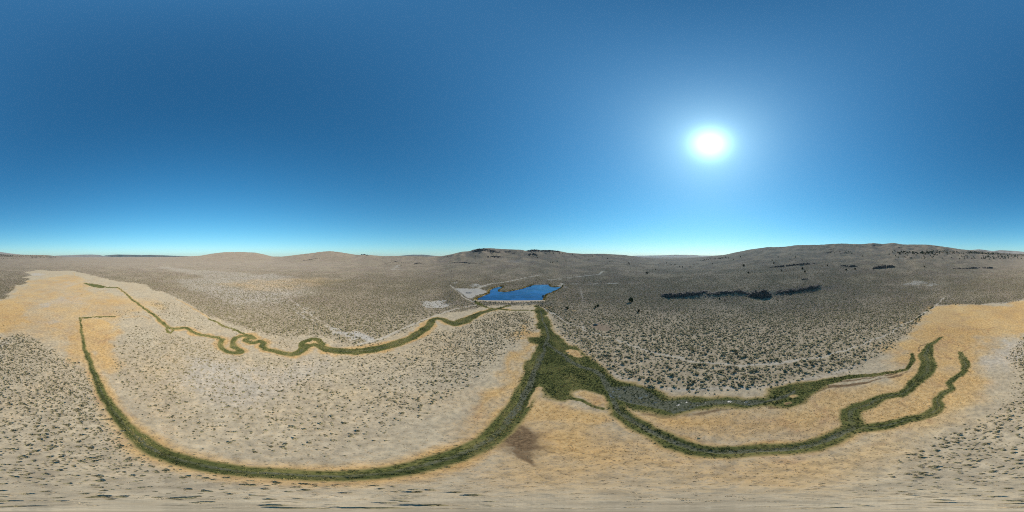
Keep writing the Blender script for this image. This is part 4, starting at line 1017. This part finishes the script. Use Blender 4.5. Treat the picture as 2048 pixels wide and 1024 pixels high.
# willow shrubs on the lake shore
WM = clump_mesh("willow_shrub", 420, MAT_WILLOW, 0.55, 0.8, 0.10, 333)
for px, py, s, lb in [(1060.5, 572, 4.5, "dark green willow on the far shore of the reservoir"), (1125.5, 576, 7.0, "dark willow clump at the reservoir's right tip"), (1086, 592, 5.0, "dark willow at the bend of the reservoir's near right shore"),
                      (1003, 572.5, 3.5, "small dark willow at the tip of the reservoir's left arm"), (1120, 577, 3.5, "small willow left of the clump at the reservoir's right tip"), (951, 603, 3.0, "green willow bush at the dam's left end")]:
    x, y = W(px, py); o = bpy.data.objects.new("willow_shrub", WM); COL.objects.link(o)
    o.location = (x, y, float(lookup(ZG, [x], [y])[0])); o.scale = (s, s, s * .8); o.rotation_euler = (0, 0, random.uniform(0, 6)); tag(o, lb, "shrub")
# dark shrub rows on ditch banks beside the track and by the pad fence
def shrub_row(label, pts, n, smin, smax, group):
    P = WL(pts, 8)
    for k in range(n):
        i = random.randrange(len(P) - 1); t = random.random(); x, y = P[i] * (1 - t) + P[i + 1] * t; x += random.uniform(-.8, .8); y += random.uniform(-.8, .8); s = random.uniform(smin, smax)
        o = bpy.data.objects.new("greasewood_shrub", random.choice(GREASE)); COL.objects.link(o); o.location = (x, y, float(lookup(ZG, [x], [y])[0]) - .02)
        o.scale = (s, s, s * .8); o.rotation_euler = (0, 0, random.uniform(0, 6)); tag(o, label, "shrub", group)
GREASE = [clump_mesh("greasewood_shrub", 110, MAT_WILLOW, 0.55, 0.6, 0.2, 340 + k) for k in range(3)]
shrub_row("dark greasewood shrub in the row beside the dirt track running from the dam", [(1076, 609.5), (1092, 617), (1108, 626), (1130, 639), (1150, 648)], 34, 1.2, 2.4, "shrub row by the dam track")
shrub_row("dark greasewood shrub in the second row right of the dam's end", [(1090, 611), (1100, 617), (1112, 621)], 14, 1.2, 2.2, "short shrub row by the dam")
shrub_row("dark greasewood shrub along the meadow corner where the track leaves it", [(1830, 640), (1845, 629), (1858, 619), (1872, 610)], 24, 1.4, 2.6, "shrub row by the meadow corner")

# ---------------------------------------------------------------- fence by the pad
def fence():
    P = WL([(908.5, 577), (915, 582), (923, 588), (932, 595), (945, 602), (956, 609)], 6)
    L = np.concatenate([[0], np.cumsum(np.hypot(*np.diff(P, axis=0).T))]); n = int(L[-1] / 4.5) + 1
    x0, y0 = P[0]; z0 = float(lookup(ZG, [x0], [y0])[0])
    root = bpy.data.objects.new("wire_fence", None); COL.objects.link(root); root.location = (x0, y0, z0)
    tag(root, "dark post and wire fence along the left edge of the bare pad", "fence")
    m = plain("fence_wood", (0.075, 0.058, 0.045), .9, .1, 0, .3, 5); mw = plain("fence_wire", (0.10, 0.09, 0.085), .5, .4, .6)
    pm = bpy.data.meshes.new("post"); bm = bmesh.new(); bmesh.ops.create_cone(bm, cap_ends=True, segments=7, radius1=.11, radius2=.09, depth=1.75, matrix=Matrix.Translation((0, 0, .62))); bm.to_mesh(pm); bm.free(); pm.materials.append(m)
    pts = []
    for k in range(n):
        s = L[-1] * k / (n - 1); x = float(np.interp(s, L, P[:, 0])); y = float(np.interp(s, L, P[:, 1])); z = float(lookup(ZG, [x], [y])[0])
        o = bpy.data.objects.new("post", pm); COL.objects.link(o); o.parent = root; o.location = (x - x0, y - y0, z - z0); o.rotation_euler = (random.uniform(-.05, .05), random.uniform(-.05, .05), random.uniform(0, 6)); pts.append(Vector((x - x0, y - y0, z - z0)))
    for h in (.45, .85, 1.25):
        V = []; F = []
        for k, p in enumerate(pts):
            V += [tuple(p + Vector((.012, 0, h))), tuple(p + Vector((-.012, 0, h))), tuple(p + Vector((0, 0, h + .022)))]
            if k:
                a = 3 * k
                for q in range(3): F.append((a - 3 + q, a - 3 + (q + 1) % 3, a + (q + 1) % 3, a + q))
        mesh_obj("wire", V, F, mw, root)
fence()
shrub_row("dark weed clump caught along the post and wire fence by the pad", [(909, 577.5), (920, 586), (931, 594.5)], 16, .8, 1.5, "weeds along the pad fence")

# ---------------------------------------------------------------- vehicles
def vehicle_meshes():
    """five-door off-roader about 4.4 m long: x forward, z up, wheels on z = 0"""
    paint = plain("dark_paint", (0.020, 0.026, 0.030), .28, .5, .0, .1); glass = plain("tinted_glass", (0.012, 0.016, 0.02), .06, .6, 0, .05)
    tyre = plain("tyre_rubber", (0.018, 0.018, 0.018), .85, .2); rim = plain("wheel_alloy", (.42, .42, .43), .35, .5, .9); lamp = plain("lamp_lens", (.7, .7, .68), .1, .6); red = plain("tail_lens", (.35, .012, .01), .15, .5); black = plain("trim_plastic", (.02, .02, .021), .6, .3)
    parts = []
    def extrude(name, prof, w0, w1, mat, bev=.06, taper=None):
        bm = bmesh.new(); n = len(prof)
        a = [bm.verts.new((x, -(w0 if not taper or z < taper else w1), z)) for x, z in prof]; b = [bm.verts.new((x, (w0 if not taper or z < taper else w1), z)) for x, z in prof]
        bm.faces.new(a); bm.faces.new(list(reversed(b)))
        for i in range(n): bm.faces.new((a[i], b[i], b[(i + 1) % n], a[(i + 1) % n]))
        bmesh.ops.recalc_face_normals(bm, faces=bm.faces)
        if bev: bmesh.ops.bevel(bm, geom=list(bm.edges), offset=bev, segments=2, profile=.6, affect='EDGES', clamp_overlap=True)
        m = bpy.data.meshes.new(name); bm.to_mesh(m); bm.free(); m.materials.append(mat); parts.append((name, m, (0, 0, 0), None)); return m
    extrude("body", [(-2.15, .42), (-2.2, .75), (-2.12, 1.05), (.95, 1.08), (2.02, .98), (2.2, .78), (2.18, .42)], .90, .90, paint, .07)
    extrude("cabin", [(-2.08, 1.0), (-1.85, 1.66), (-1.5, 1.72), (.05, 1.72), (.35, 1.64), (1.05, 1.02)], .84, .70, paint, .06, 1.3)
    def pane(name, pts, mat):
        bm = bmesh.new(); f = bm.faces.new([bm.verts.new(p) for p in pts]); r = bmesh.ops.extrude_face_region(bm, geom=[f]); nrm_ = f.normal.copy()
        f.normal_update(); bmesh.ops.translate(bm, verts=[v for v in r['geom'] if isinstance(v, bmesh.types.BMVert)], vec=f.normal * .012)
        bmesh.ops.recalc_face_normals(bm, faces=bm.faces)
        m = bpy.data.meshes.new(name); bm.to_mesh(m); bm.free(); m.materials.append(mat); parts.append((name, m, (0, 0, 0), None))
    for s in (-1, 1):
        for x0, x1, x2, x3 in ((-1.95, -1.78, -1.15, -1.15), (-1.08, -1.08, -.28, -.28), (-.2, -.2, .22, .72)):
            pane("side_window", [(x0, s * .852, 1.10), (x1, s * .725, 1.60), (x2, s * .725, 1.60), (x3, s * .852, 1.10)], glass)
    pane("windscreen", [(1.0, -.74, 1.09), (1.0, .74, 1.09), (.42, .62, 1.60), (.42, -.62, 1.60)], glass)
    pane("rear_window", [(-2.075, -.66, 1.12), (-2.075, .66, 1.12), (-1.905, .58, 1.58), (-1.905, -.58, 1.58)], glass)
    extrude("front_bumper", [(2.14, .36), (2.30, .42), (2.28, .62), (2.16, .62)], .86, .86, black, .03)
    extrude("rear_bumper", [(-2.14, .36), (-2.30, .42), (-2.28, .62), (-2.16, .62)], .86, .86, black, .03)
    bm = bmesh.new(); bmesh.ops.create_cone(bm, cap_ends=True, segments=18, radius1=.37, radius2=.37, depth=.24, matrix=Matrix.Rotation(PI / 2, 4, 'X')); bmesh.ops.bevel(bm, geom=[e for e in bm.edges if len(e.link_faces) == 2 and e.calc_face_angle(0) > 1], offset=.04, segments=2, affect='EDGES')
    wm = bpy.data.meshes.new("tyre"); bm.to_mesh(wm); bm.free(); wm.materials.append(tyre)
    bm = bmesh.new(); bmesh.ops.create_cone(bm, cap_ends=True, segments=14, radius1=.22, radius2=.20, depth=.26, matrix=Matrix.Rotation(PI / 2, 4, 'X')); rmh = bpy.data.meshes.new("rim"); bm.to_mesh(rmh); bm.free(); rmh.materials.append(rim)
    for x in (-1.35, 1.38):
        for s in (-1, 1): parts.append(("wheel", wm, (x, s * .80, .37), rmh))
    def box(name, c, d, mat):
        bm = bmesh.new(); bmesh.ops.create_cube(bm, size=1, matrix=Matrix.Translation(c) @ Matrix.Diagonal((*d, 1))); bmesh.ops.bevel(bm, geom=list(bm.edges), offset=min(d) * .25, segments=1, affect='EDGES')
        m = bpy.data.meshes.new(name); bm.to_mesh(m); bm.free(); m.materials.append(mat); parts.append((name, m, (0, 0, 0), None))
    for s in (-1, 1): box("headlight", (2.165, s * .66, .80), (.08, .30, .16), lamp); box("tail_light", (-2.185, s * .74, .86), (.06, .16, .26), red); box("mirror", (.72, s * .98, 1.12), (.12, .2, .14), black)
    return parts
VP = vehicle_meshes()
def vehicle(px, py, rot, label, group=None, sc=1.0):
    x, y = W(px, py); root = bpy.data.objects.new("parked_car", None); COL.objects.link(root)
    root.location = (x, y, float(lookup(ZG, [x], [y])[0]) + .01); root.rotation_euler = (0, 0, rot); root.scale = (sc,) * 3; tag(root, label, "car", group)
    for nm, m, loc, sub in VP:
        o = bpy.data.objects.new(nm, m); COL.objects.link(o); o.parent = root; o.location = loc
        if sub: q = bpy.data.objects.new("rim", sub); COL.objects.link(q); q.parent = o
vehicle(1191.5, 650.6, -float(az_of(1191.5)) + R(8), "dark car parked alone on the brown bare patch above the dirt track")
names = ["leftmost of the four small dark cars parked on the pale pad by the reservoir", "second from the left of the four small dark cars on the pale pad", "third from the left of the four small dark cars on the pale pad", "rightmost of the four small dark cars parked on the pale pad by the reservoir"]
for k, px in enumerate((933.4, 936.1, 938.6, 941.8)):
    vehicle(px, 586.2, -float(az_of(px)) + PI / 2 + R(random.uniform(-8, 8)), names[k], "cars parked on the pad", .95)

# ---------------------------------------------------------------- far mountain ranges
def far_range(name, label, sk, dist, depth, col_a, col_b, seed):
    pxs = np.linspace(sk[0][0], sk[-1][0], max(40, int((sk[-1][0] - sk[0][0]) * 1.6)))
    ys = np.interp(pxs, [s[0] for s in sk], [s[1] for s in sk]); a = az_of(pxs); top = H + dist * np.tan(el_of(ys))
    prof = [(-1.0, 0.0), (-.7, .16), (-.45, .38), (-.25, .66), (-.1, .9), (0, 1.0), (.2, .85), (.6, .4), (1.0, 0.0)]
    V = []; F = []; m_ = len(prof)
    for i, t in enumerate(a):
        for q, h in prof:
            r = dist + q * depth; x, y = r * math.sin(t), r * math.cos(t)
            nz = float(fbm(np.array([x / 700.0]), np.array([y / 700.0]), seed, 4)[0]) - .5
            hh = top[i] * h * (1 + (.7 * nz if abs(q) > .05 else .05 * nz)) if h > 0 else -6
            V.append((x, y, hh))
    for i in range(len(a) - 1):
        for j in range(m_ - 1): b = i * m_ + j; F.append((b, b + 1, b + m_ + 1, b + m_))
    M = Mat(name); p = M.pos(); n = M.noise(p, 0.0016, 6, .65); M.set('Base Color', M.ramp(n, [(.4, col_a), (.6, col_b)])); M.set('Diffuse Roughness', .6)
    o = mesh_obj(name, V, F, M.m, None, True); tag(o, label, kind="structure"); return o
B0, B1 = (0.06, 0.065, 0.05), (0.17, 0.145, 0.115)
far_range("far_mountains", "hazy flat-topped mesa on the horizon at far left", [(92, 512.6), (118, 511), (140, 510.4), (158, 509.4), (185, 509), (199, 510), (206, 511.5), (222, 513.4)], 14500, 1600, (0.15, 0.13, 0.11), (0.24, 0.2, 0.16), 3)
far_range("far_mountains", "dark blue wooded ridge on the horizon at left", [(196, 513.2), (212, 510.6), (235, 509), (262, 509.6), (283, 510.3), (300, 509.8), (325, 510.5), (350, 511.5), (385, 512.6), (405, 513.6)], 15500, 1600, (0.03, 0.04, 0.03), (0.10, 0.09, 0.07), 5)
far_range("far_mountains", "small blue hill on the horizon left of the butte", [(786, 513), (808, 510.8), (825, 509.3), (846, 509.4), (862, 511), (885, 513)], 11000, 1400, (0.04, 0.05, 0.04), (0.12, 0.11, 0.09), 8)
far_range("far_mountains", "pale blue range seen through the saddle right of the butte", [(1236, 513.6), (1270, 511.4), (1300, 511), (1330, 510.3), (1352, 509.4), (1380, 510), (1400, 511), (1425, 511.2), (1450, 510), (1475, 511)], 16500, 1800, B0, (0.22, 0.2, 0.17), 12)
far_range("far_mountains", "bare pale peaks behind the right end of the ridge", [(1925, 501), (1947, 499.4), (1958, 498.3), (1970, 499.8), (1986, 502.3), (2001, 500.2), (2018, 501.3), (2034, 502.4), (2050, 504.2), (2056, 505), (2070, 506.8), (2095, 509.5)], 5200, 700, (0.17, 0.145, 0.125), (0.40, 0.35, 0.30), 15)

# ---------------------------------------------------------------- haze
def haze():
    a = 18800.0; z0 = -24.0
    zmax = max(float(ZG.max()), 5200 * math.tan(float(el_of(498.0))) + H) + 15
    V = [(-a, -a, z0), (a, -a, z0), (a, a, z0), (-a, a, z0), (-a, -a, zmax), (a, -a, zmax), (a, a, zmax), (-a, a, zmax)]
    F = [(0, 3, 2, 1), (4, 5, 6, 7), (0, 1, 5, 4), (1, 2, 6, 5), (2, 3, 7, 6), (3, 0, 4, 7)]
    m = bpy.data.materials.new("haze_air"); m.use_nodes = True; n = m.node_tree.nodes; n.remove(n['Principled BSDF'])
    v = n.new('ShaderNodeVolumePrincipled'); v.inputs['Color'].default_value = (0.92, 0.97, 1.0, 1); v.inputs['Density'].default_value = 1.9e-5; v.inputs['Anisotropy'].default_value = 0.2
    m.node_tree.links.new(v.outputs[0], n['Material Output'].inputs['Volume'])
    o = mesh_obj("haze", V, F, m); tag(o, "thin pale air between the camera and the far ranges", kind="stuff")
haze()
